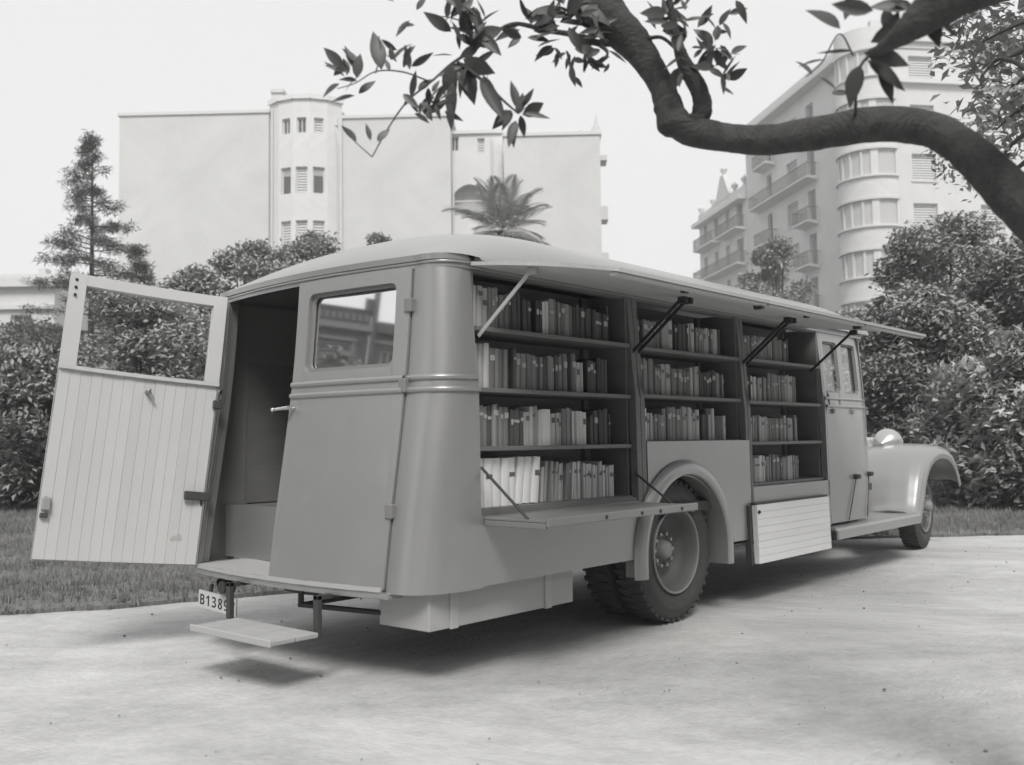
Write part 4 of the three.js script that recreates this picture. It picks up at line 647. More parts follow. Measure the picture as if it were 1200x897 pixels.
  // farther house in the same row, with a crested parapet
  const b2 = thing('apartment_building', 'lower apartment house with crested ornamental parapet beyond the corner house', 'building');
  const uF = U(G, 823), u0 = uL - 0.05, fy = [Hh(G, 878, 306), Hh(G, 878, 268)], p2 = Math.max(3.2, fy[1] - fy[0]), top2 = Hh(G, 880, 224), hz = 0.0, hs = [], ws = [];
  const c2 = [0.14, 0.38, 0.62, 0.86].map(k => lerp(uF, u0, k)), lv = []; for (let y = fy[0] - p2 * Math.floor(fy[0] / p2); y + 2.6 < top2; y += p2) lv.push(y);
  for (const y of lv) c2.forEach((u, i) => { const w = i === 3 ? 1.5 : 0.95; hs.push([u - w / 2, u + w / 2, y + 0.02, y + 2.35]); ws.push([u - w / 2, u + w / 2, y + 0.02, y + 2.35, i]); });
  mesh('wall', wallGeo(uF, u0, 0, top2, hs, 0.4).applyMatrix4(G), M.plasterFar, b2);
  ws.forEach(([a, c, y0, y1, i]) => windowIn(b2, G, a, c, y0, y1, i % 2 ? 'shut' : 'shutPale', 0.25, false));
  lv.forEach((y, i) => { if (i === lv.length - 2) { balcony(b2, G, uF + 0.3, u0 - 0.3, y); } else { balcony(b2, G, c2[0] - 1.2, c2[1] + 1.2, y); balcony(b2, G, c2[2] - 0.9, c2[3] + 1.3, y); } });
  mesh('cornice', box(uF - 0.2, u0, top2 - 0.4, top2, -0.3, 0.8).applyMatrix4(G), M.cornice, b2); mesh('parapet', box(uF, u0, top2, top2 + 0.9, -0.3, 0.1).applyMatrix4(G), M.plasterFar, b2);
  const mu = lerp(uF, u0, 0.55); const cs = poly([[-2.2, 0], [2.2, 0], [1.5, 0.5], [0.9, 1.5], [0.35, 2.3], [-0.35, 2.3], [-0.9, 1.5], [-1.5, 0.5]]); const cg = new THREE.ExtrudeGeometry(cs, { depth: 0.35, bevelEnabled: false }); cg.translate(mu, top2 + 0.85, -0.2); boxUV(cg); mesh('crest', cg.applyMatrix4(G), M.plasterFar, b2);
  for (const u of [uF + 0.4, mu - 3, mu, mu + 2.6, u0 - 0.6]) mesh('urn', new THREE.LatheGeometry([[0, 0], [.22, 0], [.12, .2], [.34, .55], [.3, .75], [.1, .85], [0, 1.05]].map(p => new THREE.Vector2(p[0], p[1])), 10).translate(u, top2 + (u === mu ? 3.1 : 0.9), -0.1).applyMatrix4(G), M.plasterFar, b2);
  mesh('roof', box(uF, u0, top2 - 0.6, top2 - 0.45, -14, -0.42).applyMatrix4(G), M.ledge, b2); mesh('wall', box(uF, uF + 0.4, 0, top2 - 0.01, -14, -0.42).applyMatrix4(G), M.plasterFar, b2);
  for (const [a, d] of [[-1.5, 0.0]]) mesh('annex', box(uF - 2.0, uF - 0.02, 0, Hh(G, 826, 325), -8, -0.1).applyMatrix4(G), M.plasterFar, b2);
}
// low pale house at the left edge
{
  const D = 48, O = V(CAM.x + FH.x * D, 0, CAM.z + FH.z * D), G = basis(O, RH.clone()), x0 = U(G, -60, 400), x1 = U(G, 63, 400), top = Hh(G, 30, 337);
  const b = thing('low_house', 'low pale house with flat cornice, half hidden by the conifer', 'building');
  const hs = [[U(G, 12), U(G, 36), Hh(G, 25, 392), Hh(G, 25, 369)], [U(G, -30), U(G, -8), Hh(G, 25, 392), Hh(G, 25, 369)]];
  mesh('wall', wallGeo(x0, x1, 0, top, hs, 0.4).applyMatrix4(G), M.plaster2, b); hs.forEach(h => windowIn(b, G, h[0], h[1], h[2], h[3], 'pane', 0.25));
  mesh('cornice', box(x0 - 0.2, x1 + 0.25, top, top + 0.45, -0.3, 0.35).applyMatrix4(G), M.cornice, b); mesh('roof', box(x0, x1, top + 0.452, top + 0.7, -9, -0.2).applyMatrix4(G), M.ledge, b); mesh('band', box(x0, x1, Hh(G, 25, 363), Hh(G, 25, 358), 0.002, 0.2).applyMatrix4(G), M.cornice, b); mesh('wall', box(x1 - 0.4, x1, 0, top, -9, -0.402).applyMatrix4(G), M.plaster2, b);
  mesh('chimney', box(U(G, 27), U(G, 36), top + 0.7, top + 1.2, -2, -1.4).applyMatrix4(G), M.ledge, b);
}
// villa beyond the left of the picture: it is what the rear window mirrors
{
  const pn = V(-1, 0.0909, 0.1015).normalize(), pp = V(0.14, 1.55, -0.99);   // plane of the mirroring pane
  const mirror = (px, py) => { const d = ray(px, py), k = pp.clone().sub(CAM).dot(pn) / d.dot(pn), p = CAM.clone().addScaledVector(d, k); return [p, d.clone().addScaledVector(pn, -2 * d.dot(pn)).normalize()]; };
  const [g0, r0] = mirror(418, 385), n0 = V(-r0.x, 0, -r0.z).normalize(), O = g0.clone().addScaledVector(n0, -30); O.y = 0;
  const G = new THREE.Matrix4().makeBasis(V(n0.z, 0, -n0.x), V(0, 1, 0), n0).setPosition(O), inv = G.clone().invert();
  const at2 = (px, py) => { const [p, d] = mirror(px, py), o = p.applyMatrix4(inv), e = d.transformDirection(inv), k = -o.z / e.z; return [o.x + e.x * k, o.y + e.y * k]; };
  const X = px => at2(px, 390)[0], Y = (px, py) => at2(px, py)[1], sg = Math.sign(X(460) - X(370));
  const span = (p, q) => { const a = X(p), c = X(q); return [Math.min(a, c), Math.max(a, c)]; };
  const b = thing('villa', 'stone villa with dentilled parapet and tall pier, mirrored in the rear window', 'villa');
  const top = Y(395, 362), cor = Y(395, 386), wt = Y(392, 399), [wa, wb] = span(373, 413), far = sg * 9, [m0, m1] = [Math.min(X(433), X(433) - sg * 9.5), Math.max(X(433), X(433) - sg * 9.5)];
  const W = [[wa, wb, wt - 2.2, wt], [wa - sg * 3.4, wb - sg * 3.4, wt - 2.2, wt], [wa, wb, 1.4, 3.8], [wa - sg * 3.4, wb - sg * 3.4, 1.4, 3.8]];
  mesh('wall', wallGeo(m0, m1, 0, cor, W, 0.4).applyMatrix4(G), M.villa, b); W.forEach(h => windowIn(b, G, h[0], h[1], h[2], h[3], 'shut', 0.25));
  W.forEach(h => mesh('architrave', merge([box(h[0] - 0.2, h[1] + 0.2, h[3] + 0.02, h[3] + 0.14, 0.002, 0.14), box(h[0] - 0.16, h[0] - 0.02, h[2], h[3], 0.002, 0.08), box(h[1] + 0.02, h[1] + 0.16, h[2], h[3], 0.002, 0.08)]).applyMatrix4(G), M.villaTrim, b));
  mesh('cornice', box(m0 - 0.1, m1 + 0.05, cor + 0.002, cor + 0.22, -0.3, 0.3).applyMatrix4(G), M.villaTrim, b); mesh('parapet', box(m0, m1, cor + 0.222, top, -0.3, 0.1).applyMatrix4(G), M.villa, b);
  for (let x = m0 + 0.1; x < m1 - 0.15; x += 0.24) mesh('dentil', box(x, x + 0.11, lerp(cor, top, 0.5), lerp(cor, top, 0.82), 0.1, 0.17).applyMatrix4(G), M.villaTrim, b);
  mesh('parapet_cap', box(m0 - 0.05, m1, top + 0.002, top + 0.07, -0.4, 0.2).applyMatrix4(G), M.tileRoof, b);
  const [p0, p1] = span(434, 441), [q0, q1] = span(424, 433.6); mesh('pier', box(p0, p1, 0, Y(438, 341), -0.6, 0.25).applyMatrix4(G), M.tileRoof, b); mesh('pier_shoulder', box(q0, q1, top + 0.075, Y(430, 351), -0.5, 0.15).applyMatrix4(G), M.tileRoof, b);
  const e0 = X(441.3), e1 = e0 + sg * 9, w0 = Math.min(e0, e1), w1 = Math.max(e0, e1), rt = Y(455, 381), re = Y(455, 394), [s0, s1] = span(449, 467);
  const W2 = [[s0, s1, Y(458, 430), Y(458, 411)]]; mesh('wall', wallGeo(w0, w1, 0, re, W2, 0.4).applyMatrix4(G), M.villa, b); W2.forEach(h => windowIn(b, G, h[0], h[1], h[2], h[3], 'pane', 0.25));
  mesh('roof', box(w0, w1, re + 0.002, rt, -8, 0.3).applyMatrix4(G), M.tileRoof, b); mesh('eave_band', box(w0, w1, re - 0.35, re - 0.22, 0.002, 0.1).applyMatrix4(G), M.villaTrim, b);
  mesh('roof', box(m0, m1, cor - 0.06, cor - 0.01, -8, -0.42).applyMatrix4(G), M.tileRoof, b); mesh('wall', box(m0, m0 + 0.4, 0, cor - 0.07, -8, -0.42).applyMatrix4(G), M.villa, b); mesh('wall', box(m1 - 0.4, m1, 0, cor - 0.07, -8, -0.42).applyMatrix4(G), M.villa, b);
  const sf = V(X(405), 0, 1.2).applyMatrix4(G); villaShrubs.push(sf);
}

// ───────────────────────── trees and shrubs ─────────────────────────
function leafGeo(len, wid, fold = 0.25, droop = 0.15, seg = 4) { // pointed leaf along +x with midrib fold
  const P = [], I = []; for (let i = 0; i <= seg; i++) { const t = i / seg, w = wid * Math.sin(Math.PI * Math.pow(t, 0.8)) * 0.5, y = -droop * len * t * t; P.push(t * len, y + w * fold, -w, t * len, y, 0, t * len, y + w * fold, w); }
  for (let i = 0; i < seg; i++) { const a = 3 * i; I.push(a, a + 1, a + 4, a, a + 4, a + 3, a + 1, a + 2, a + 5, a + 1, a + 5, a + 4); }
  const g = new THREE.BufferGeometry(); g.setAttribute('position', new THREE.Float32BufferAttribute(P, 3)); g.setIndex(I); g.computeVertexNormals(); g.setAttribute('uv', new THREE.Float32BufferAttribute(new Float32Array(P.length / 3 * 2), 2)); return g;
}
function sprayGeo(seed, n, len, wid, spread) { const r = rng(seed), l = []; for (let i = 0; i < n; i++) { const g = leafGeo(len * (0.7 + 0.6 * r()), wid * (0.7 + 0.6 * r()), 0.3, 0.25 * r(), 2); g.applyQuaternion(new THREE.Quaternion().setFromEuler(new THREE.Euler((r() - 0.5) * 1.6, r() * TAU, (r() - 0.35) * 1.3))); g.translate((r() - 0.5) * spread, (r() - 0.5) * spread, (r() - 0.5) * spread); l.push(g); } return merge(l); }
const leafMat = new THREE.MeshPhysicalMaterial({ color: grey(1), roughness: 0.6, transmission: 0.15, thickness: 0, side: THREE.DoubleSide });
const SPR = { fine: [1, 2].map(s => sprayGeo(s, 9, 0.10, 0.045, 0.22)), mid: [3, 4].map(s => sprayGeo(s, 13, 0.105, 0.055, 0.32)), big: [5, 6].map(s => sprayGeo(s, 10, 0.125, 0.065, 0.28)), needle: [7, 8].map(s => sprayGeo(s, 16, 0.20, 0.035, 0.26)) };
function crownMesh(name, kind, list, tone, parent, r) {
  const sets = SPR[kind]; const halves = sets.map(() => []); list.forEach((e, i) => halves[i % sets.length].push(e));
  halves.forEach((h, k) => { const im = new THREE.InstancedMesh(sets[k], leafMat, h.length), m = new THREE.Matrix4(), q = new THREE.Quaternion(), c = new THREE.Color();
    h.forEach(([p, s, tn], i) => { q.setFromEuler(new THREE.Euler((r() - 0.5) * 0.9, r() * TAU, (r() - 0.5) * 0.9)); m.compose(p, q, V(s, s, s)); im.setMatrixAt(i, m); const v = tone * (0.72 + 0.5 * r()) * (tn || 1); c.setRGB(v, v, v); im.setColorAt(i, c); });
    im.name = name; im.userData.kind = 'stuff'; parent.add(im); });
}
function broadTree(name, label, cat, px, dist, topPy, halfPx, o = {}) { // placed by where it stands, sized by what shows
  const r = rng(o.seed || Math.round(px * 13 + dist * 7)), f = o.foot || footAt(px, dist), H = o.H || heightAt(px, topPy, dist), R = o.R || halfPx / FOC * dist, t = thing(name, label, cat, o.group);
  const low = o.low ?? 0.35, cy = H * (1 + low) / 2, ry = H * (1 - low) / 2, trunkR = o.trunk || 0.035 * H ** 0.9, bark = M.barkFar, limbs = [];
  const lean = V((r() - 0.5) * 0.5, 0, (r() - 0.5) * 0.5);
  t.position.copy(f);
  if (!o.shrub) mesh('trunk', tube([V(0, -0.05, 0), V(lean.x * 0.2, H * low * 0.5, lean.z * 0.2), V(lean.x * 0.6, H * low, lean.z * 0.6), V(lean.x, cy, lean.z)], [trunkR * 1.3, trunkR, trunkR * 0.85, trunkR * 0.4], 9, 0.15), bark, t);
  const clumps = [], nC = o.clumps || 26; for (let i = 0; i < nC; i++) { const u = r() * 2 - 1, a = r() * TAU, s = Math.sqrt(1 - u * u), k = 0.5 + 0.5 * Math.cbrt(r()); const c = V(Math.cos(a) * s * R * k * 0.88, cy + u * ry * k * 0.92, Math.sin(a) * s * R * k * 0.88); clumps.push([c, (o.clumpR || 0.30) * Math.min(R, ry) * (0.45 + 1.0 * r())]); }
  for (let i = 0; i < 7; i++) { const a = r() * TAU, q = i / 7 * 0.7 * R; clumps.push([V(Math.cos(a) * q, cy + ry * Math.sqrt(1 - (q / R) ** 2) * (0.93 - 0.05 * r()), Math.sin(a) * q), (o.clumpR || 0.30) * Math.min(R, ry) * (0.55 + 0.4 * r())]); }
  const limbG = []; clumps.forEach(([c], i) => { if (i % 2 === 0) { const b = V(lean.x * 0.6, H * low * (0.6 + 0.4 * r()) + (cy - H * low) * r() * 0.6, lean.z * 0.6); limbG.push(tube([b, b.clone().lerp(c, 0.5).add(V(0, -0.1, 0)), c], [trunkR * 0.45, trunkR * 0.25, trunkR * 0.08], 5)); } });
  if (limbG.length) mesh(o.shrub ? 'stems' : 'limbs', merge(limbG), bark, t);
  const list = [], per = o.per || 60; for (const [c, cr] of clumps) { const tn = 0.85 + 0.35 * r(); for (let i = 0; i < per; i++) { const u = r() * 2 - 1, a = r() * TAU, s = Math.sqrt(1 - u * u), k = Math.cbrt(0.15 + 0.85 * r()) * (0.75 + 0.55 * r()); const p = V(c.x + Math.cos(a) * s * cr * k, c.y + u * cr * k * 0.75, c.z + Math.sin(a) * s * cr * k); if (p.y < 0.06) p.y = 0.06 + r() * 0.15; list.push([p, (o.scale || 1) * (0.7 + 0.6 * r()), tn]); } }
  crownMesh('crown', o.kind || 'mid', list, (o.tone || 0.11) * 3.1, t, r); return t;
}
// trees behind the open door
broadTree('leafy_tree', 'rounded tree rising behind the open rear door', 'tree', 225, 22, 318, 55, { kind: 'mid', low: 0.1, clumps: 34, per: 70, seed: 1, group: undefined });
broadTree('leafy_tree', 'broad leafy tree behind the rear corner of the roof', 'tree', 300, 25, 288, 72, { kind: 'mid', low: 0.12, clumps: 40, per: 70, seed: 2 });
broadTree('leafy_tree', 'leafy tree below the rounded window bay', 'tree', 368, 28, 276, 50, { kind: 'mid', low: 0.2, clumps: 30, per: 60, seed: 3 });
broadTree('leafy_tree', 'low treetop showing just above the white bus roof', 'tree', 442, 30, 272, 22, { kind: 'fine', low: 0.3, clumps: 18, per: 60, seed: 4, scale: 1.3 });
broadTree('leafy_tree', 'dark bushy tree seen through the open door window', 'tree', 165, 18, 345, 80, { kind: 'mid', low: 0.02, clumps: 46, per: 80, seed: 6 });
broadTree('leafy_shrub', 'wide evergreen shrub on the lawn left of the open door', 'shrub', 30, 17.5, 418, 75, { kind: 'big', low: 0.0, clumps: 44, per: 90, seed: 7, shrub: true, tone: 0.10 });
broadTree('leafy_shrub', 'low rounded shrub beneath the conifer', 'shrub', 105, 20, 440, 70, { kind: 'big', low: 0.0, clumps: 40, per: 80, seed: 8, shrub: true, tone: 0.09 });
broadTree('leafy_shrub', 'small round shrub behind the rear steps', 'shrub', 250, 16, 470, 60, { kind: 'big', low: 0.0, clumps: 34, per: 70, seed: 9, shrub: true });
// conifers
function conifer(label, px, dist, topPy, halfPx, botFrac, seed, layers, tone) {
  const r = rng(seed), t = thing('conifer', label, 'conifer'), f = footAt(px, dist), H = heightAt(px, topPy, dist), R = halfPx / FOC * dist; t.position.copy(f);
  mesh('trunk', tube([V(0, 0, 0), V(0.05, H * 0.5, 0), V(0, H, 0.03)], [0.014 * H, 0.008 * H, 0.01], 8), M.barkFar, t);
  const list = [], bg = [];
  for (let k = 0; k < layers; k++) {
    const q = Math.pow(k / (layers - 1), 0.85), y = H * lerp(botFrac, 0.97, q), L = R * Math.pow(1 - q, 0.75) * 1.25 + 0.22, nb = 5 + Math.floor(r() * 3);
    for (let b = 0; b < nb; b++) { const a = r() * TAU, l = L * (0.6 + 0.5 * r()), y0 = y + (r() - 0.5) * H * 0.03, sag = 0.10 + 0.12 * r(); const pt = s => V(Math.cos(a) * l * s, y0 + l * (0.12 * s - sag * s * s + 0.10 * s ** 3), Math.sin(a) * l * s); bg.push(tube([pt(0), pt(0.5), pt(1)], [0.025, 0.015, 0.006], 4)); const n = 3 + Math.ceil(l * 7); for (let i = 0; i < n; i++) { const s = 0.38 + 0.66 * (i + r()) / n, p = pt(s), side = (1 - s * 0.6) * l * 0.26; p.add(V((r() - 0.5) * side * 1.6, -0.05 * r(), (r() - 0.5) * side * 1.6)); list.push([p, 0.7 + 0.6 * r(), 0.8 + 0.4 * r()]); } }
  }
  mesh('branches', merge(bg), M.barkFar, t); crownMesh('crown', 'needle', list, tone, t, r);
}
conifer('tall sparse conifer standing above the open rear door', 103, 34, 152, 76, 0.10, 31, 23, 0.2);
conifer('short conifer beside the blank wall, behind the door top', 160, 30, 288, 42, 0.1, 32, 14, 0.2);
// palm
{
  const t = thing('palm_tree', 'palm with spiky fronds rising behind the bus roof', 'palm'), r = rng(41), D = 30, f = footAt(592, D), H = heightAt(592, 272, D); t.position.copy(f);
  mesh('trunk', tube([V(0, 0, 0), V(0.05, H * 0.5, 0), V(0, H, 0)], [0.26, 0.2, 0.18], 10, 0.2), M.barkFar, t);
  const fm = std(0.36, 0.5), variants = [0, 1, 2].map(k => { // feather frond along +x
    const L = 1.85, l = [], arch = 0.10 + 0.12 * k, cp = s => V(L * s * (1 - 0.1 * s), 0.30 * L * s - (0.25 + arch) * L * s * s, 0); l.push(tube([cp(0), cp(0.35), cp(0.7), cp(1)], [0.022, 0.014, 0.009, 0.003], 4));
    for (let i = 3; i < 24; i++) for (const s of [-1, 1]) { const q = i / 24, p = cp(q), len = 0.62 * Math.sin(Math.PI * Math.min(1, 0.22 + q * 0.78)) + 0.08, g = leafGeo(len, 0.05, 0.5, 0.12, 2); g.rotateY(-s * (1.15 - 0.75 * q)); g.rotateX(s * 0.35); g.translate(p.x, p.y, p.z); l.push(g); }
    return merge(l); });
  for (let i = 0; i < 40; i++) { const el = i < 12 ? 0.9 + 0.5 * r() : i < 24 ? 0.25 + 0.6 * r() : -0.65 + 0.7 * r(); const m = mesh('frond', variants[i % 3], fm, t); m.position.set(0, H + 0.05 + 0.15 * Math.sin(el), 0); m.rotation.set(0, i * 2.39996 + r() * 0.3, el, 'YXZ'); m.scale.setScalar(0.85 + 0.3 * r()); }
}
broadTree('leafy_tree', 'dark tree standing before the villa', 'tree', 0, 0, 0, 0, { foot: villaShrubs[0], H: 7.9, R: 1.3, kind: 'mid', low: 0.2, clumps: 30, per: 60, seed: 44, scale: 1.4 });
// unseen trees added behind the camera to block low sky and darken the bus
for (const [x, z, H, R, seed] of [[-17, 3.5, 9.5, 3.6, 71], [-15.5, 11, 10, 4, 72], [-10, 16.5, 9, 3.8, 73], [-3.5, 19, 10, 4, 74], [4, 19.5, 9, 3.8, 75], [11, 18.5, 10, 4, 76], [18.5, 17, 9.5, 4, 77]]) broadTree('added_shade_tree', 'tall leafy tree in the unseen row added across the path to shade the bus', 'tree', 0, 0, 0, 0, { foot: V(x, 0, z), H, R, kind: 'mid', low: 0.08, clumps: 46, per: 60, seed, scale: 2.2, group: 'added trees across the path' });
// right-hand garden
broadTree('leafy_tree', 'large leafy tree in front of the corner house', 'tree', 1125, 21, 262, 120, { kind: 'mid', low: 0.16, clumps: 70, per: 80, seed: 51, clumpR: 0.22 });
broadTree('leafy_tree', 'leafy tree just beyond the bus cab with low forked trunk', 'tree', 1080, 17.5, 348, 92, { kind: 'mid', low: 0.22, clumps: 56, per: 80, seed: 52, clumpR: 0.22, tone: 0.10, trunk: 0.13 });
broadTree('leafy_tree', 'dense dark tree at the right end of the garden', 'tree', 1215, 18, 300, 85, { kind: 'mid', low: 0.08, clumps: 50, per: 80, seed: 53, tone: 0.085 });
broadTree('leafy_tree', 'tree behind the cab roof, below the iron balconies', 'tree', 1010, 24, 372, 60, { kind: 'mid', low: 0.1, clumps: 40, per: 70, seed: 54 });
broadTree('street_tree', 'pale thin-leaved street tree before the balconied facade', 'tree', 915, 52, 282, 48, { kind: 'fine', low: 0.25, clumps: 40, per: 60, seed: 55, tone: 0.085, scale: 2.2, clumpR: 0.25 });
broadTree('leafy_shrub', 'big-leaved pale shrub beyond the front mudguard', 'shrub', 1150, 15, 440, 62, { kind: 'big', low: 0.0, clumps: 46, per: 70, seed: 56, shrub: true, tone: 0.14, scale: 1.15 });
broadTree('leafy_shrub', 'tall shrub rising at the right edge of the lawn', 'shrub', 1205, 14.5, 400, 50, { kind: 'big', low: 0.0, clumps: 40, per: 70, seed: 57, shrub: true, tone: 0.10 });
broadTree('leafy_shrub', 'dark shrub in the hollow behind the headlamp', 'shrub', 1040, 19, 470, 60, { kind: 'mid', low: 0.0, clumps: 34, per: 70, seed: 58, shrub: true, tone: 0.05 });
[['low pale-leaved plant beside the front wheel', 1110, 590], ['low pale-leaved plant in the middle of the bed', 1142, 588], ['low pale-leaved plant at the far right of the bed', 1180, 590], ['low dark-leaved plant between the pale ones', 1162, 592], ['low broad-leaved plant behind the front mudguard', 1082, 588]].forEach(([l, px, py], i) => { const g = onGround(px, py), d = g.clone().sub(CAM).dot(FH); broadTree('bedding_plant', l, 'plant', px, d, 562 + (i % 2) * 6, 20, { foot: V(g.x, 0.02, g.z), kind: 'big', low: 0, clumps: 9, per: 22, seed: 60 + i, shrub: true, tone: i === 3 ? 0.07 : 0.12, scale: 0.8, clumpR: 0.5, trunk: 0.02 }); });
// wall of greenery far behind the garden, so that no bare ground shows between the trunks
for (let i = 0; i < 11; i++) { const px = -120 + i * 135 + (i % 3) * 20; if (px > 420 && px < 820) continue; broadTree('background_tree', ['tree in the far row behind the left shrubs', 'tree in the far row behind the conifer', 'tree in the far row behind the open door', 'tree in the far row behind the rear roof', 'tree in the far row', 'tree in the far row', 'tree in the far row below the crested parapet', 'tree in the far row below the balconies', 'tree in the far row beyond the cab', 'tree in the far row beyond the pale shrub', 'tree in the far row past the right edge of the lawn'][i], 'tree', px, 33 + (i % 3) * 2, 400 - (i % 4) * 14, 85, { kind: 'mid', low: 0.0, clumps: 34, per: 60, seed: 80 + i, scale: 1.6, tone: 0.085 }); }

// ───────────────────────── the near tree whose limb hangs across the view ─────────────────────────
{
  const t = thing('garden_tree', 'near tree with thick dark limb and large leaves arching over the bus', 'tree'), r = rng(91);
  const limb = (pts, name = 'limb', parent = t) => mesh(name, tube(pts.map(p => at(p[0], p[1], p[3])), pts.map(p => p[2] / FOC * p[3] / 2 * (name === 'twig' ? 0.62 : 1)), name === 'twig' ? 10 : 30, 0.17, 3), M.bark, parent);
  const base = at(1330, 448, 2.75); const foot = V(base.x + 0.12, -0.05, base.z - 0.05);
  mesh('trunk', tube([foot, V(foot.x - 0.02, 0.6, foot.z), V(base.x, base.y - 0.3, base.z), at(1300, 330, 2.75), at(1330, 120, 2.7), at(1360, -160, 2.7)], [0.2, 0.16, 0.145, 0.13, 0.11, 0.08], 18, 0.22, 5), M.bark, t);
  limb([[1318, 392, 72, 2.75], [1262, 306, 62, 2.8], [1200, 242, 54, 2.85], [1160, 202, 50, 2.9], [1128, 172, 45, 2.95], [1098, 154, 42, 3.0], [1055, 146, 42, 3.05], [1005, 148, 40, 3.1], [950, 157, 39, 3.15], [905, 164, 35, 3.2], [862, 163, 33, 3.25], [822, 156, 35, 3.3], [793, 148, 40, 3.32], [784, 128, 36, 3.34], [775, 100, 31, 3.36], [756, 68, 33, 3.4], [732, 40, 46, 3.42], [705, 14, 56, 3.45], [686, -22, 54, 3.5], [660, -90, 46, 3.55], [620, -180, 30, 3.6]]);
  limb([[806, 152, 26, 3.32], [822, 132, 24, 3.3], [820, 108, 21, 3.28], [806, 82, 20, 3.26], [797, 60, 14, 3.24], [790, 30, 9, 3.22], [783, -10, 7, 3.2], [775, -60, 5, 3.2]]);
  limb([[728, 48, 20, 3.42], [700, 50, 14, 3.4], [668, 40, 11, 3.36], [640, 36, 9, 3.32], [604, 28, 8, 3.28], [580, 38, 7, 3.25], [556, 58, 7, 3.2], [530, 74, 5, 3.16], [505, 96, 4, 3.12], [478, 118, 3.5, 3.1], [455, 150, 3, 3.08], [436, 184, 2.2, 3.06]], 'twig');
  limb([[556, 58, 6, 3.2], [552, 30, 6, 3.2], [548, -10, 5, 3.2]], 'twig');
  limb([[536, 72, 5, 3.16], [560, 90, 7, 3.1], [590, 118, 5, 3.05], [606, 132, 3, 3.02]], 'twig');
  limb([[505, 96, 3.5, 3.12], [470, 84, 3, 3.15], [440, 84, 2.6, 3.16], [415, 98, 2, 3.16], [395, 104, 1.6, 3.16]], 'twig');
  limb([[436, 184, 2.2, 3.06], [418, 168, 1.8, 3.06], [402, 152, 1.5, 3.06]], 'twig');
  limb([[440, 86, 2.4, 3.16], [446, 60, 2, 3.16], [444, 42, 1.6, 3.16]], 'twig');
  limb([[700, 50, 10, 3.4], [712, 62, 6, 3.36], [706, 70, 4, 3.34], [690, 72, 3, 3.34]], 'twig');
  limb([[757, 45, 8, 3.38], [775, 44, 7, 3.34], [795, 60, 6, 3.28]], 'twig');
  limb([[1318, -60, 84, 2.6], [1240, -55, 74, 2.5], [1170, -30, 64, 2.45], [1112, -2, 54, 2.42], [1076, 24, 40, 2.45], [1050, 46, 22, 2.5], [1024, 62, 9, 2.6]]);
  limb([[1003, 146, 8, 3.1], [1003, 120, 5, 3.0], [1008, 80, 5, 2.8], [1024, 60, 7, 2.6]], 'twig');
  limb([[1000, 65, 4, 2.7], [985, 40, 3, 2.72], [962, 75, 2.4, 2.85], [945, 90, 2, 2.9]], 'twig');
  limb([[1290, 300, 40, 2.8], [1260, 180, 22, 3.1], [1215, 90, 12, 3.5], [1170, 70, 8, 3.7], [1150, 90, 5, 3.7]], 'twig');
  // leaves: each its own piece
  const G = [leafGeo(1, 0.34, 0.35, 0.12, 6), leafGeo(1, 0.40, 0.2, 0.28, 6), leafGeo(1, 0.30, 0.6, -0.1, 6)], lm = [0.05, 0.065, 0.08].map(v => new THREE.MeshPhysicalMaterial({ color: grey(v * 0.85), roughness: 0.5, side: THREE.DoubleSide }));
  let count = 0;
  function leaf(px, py, d, len, dirPx, tilt = (r() - 0.5) * 1.2, roll = (r() - 0.5) * 2.2) { // dirPx: heading of the tip as seen, radians, 0 = right, up positive
    if (count >= 296) return; count++;
    const x = RIGHT.clone().multiplyScalar(Math.cos(dirPx)).addScaledVector(CUP, Math.sin(dirPx)).addScaledVector(FWD, Math.tan(tilt) * 0.6).normalize(), y0 = FWD.clone().multiplyScalar(-1).addScaledVector(CUP, 0.6).normalize(), z = new THREE.Vector3().crossVectors(x, y0).normalize(), y = new THREE.Vector3().crossVectors(z, x); const m = new THREE.Matrix4().makeBasis(x, y, z); const q = new THREE.Quaternion().setFromRotationMatrix(m).multiply(new THREE.Quaternion().setFromAxisAngle(V(1, 0, 0), roll));
    const L = len / FOC * d, o = mesh('leaf', G[count % 3], lm[Math.floor(r() * 3)], t); o.position.copy(at(px, py, d)); o.quaternion.copy(q); o.scale.set(L, L, L * (0.8 + 0.5 * r()));
  }
  const cluster = (px, py, d, n, len, sx, sy, dir = null, spread = 3) => { for (let i = 0; i < n; i++) leaf(px + (r() - 0.5) * sx, py + (r() - 0.5) * sy, d + (r() - 0.5) * 0.12, len * (0.65 + 0.7 * r()), dir === null ? r() * TAU : dir + (r() - 0.5) * spread); };
  cluster(552, 55, 3.18, 26, 30, 52, 58); cluster(545, 22, 3.2, 16, 30, 60, 40, Math.PI / 2, 3); cluster(540, 78, 3.16, 10, 34, 30, 24, -1.6, 2.4);
  leaf(562, 92, 3.06, 62, -1.05, 0, 0.2); leaf(566, 88, 3.08, 50, -1.2, 0, 0.5); leaf(447, 82, 3.15, 52, 1.75, 0, 0.1); leaf(480, 82, 3.14, 30, 1.8, 0, 0.3); leaf(531, 96, 3.1, 48, -1.65, 0, 0.4); leaf(528, 120, 3.1, 32, -1.6, 0, 0.2);
  cluster(606, 135, 3.02, 9, 30, 18, 18); leaf(612, 133, 3.0, 34, -0.25, 0, 0.1); leaf(606, 128, 3.0, 36, 1.75, 0, 0.2); leaf(603, 142, 3.0, 30, -1.7, 0, 0.3); leaf(612, 126, 3.0, 26, 1.0, 0, 0.2);
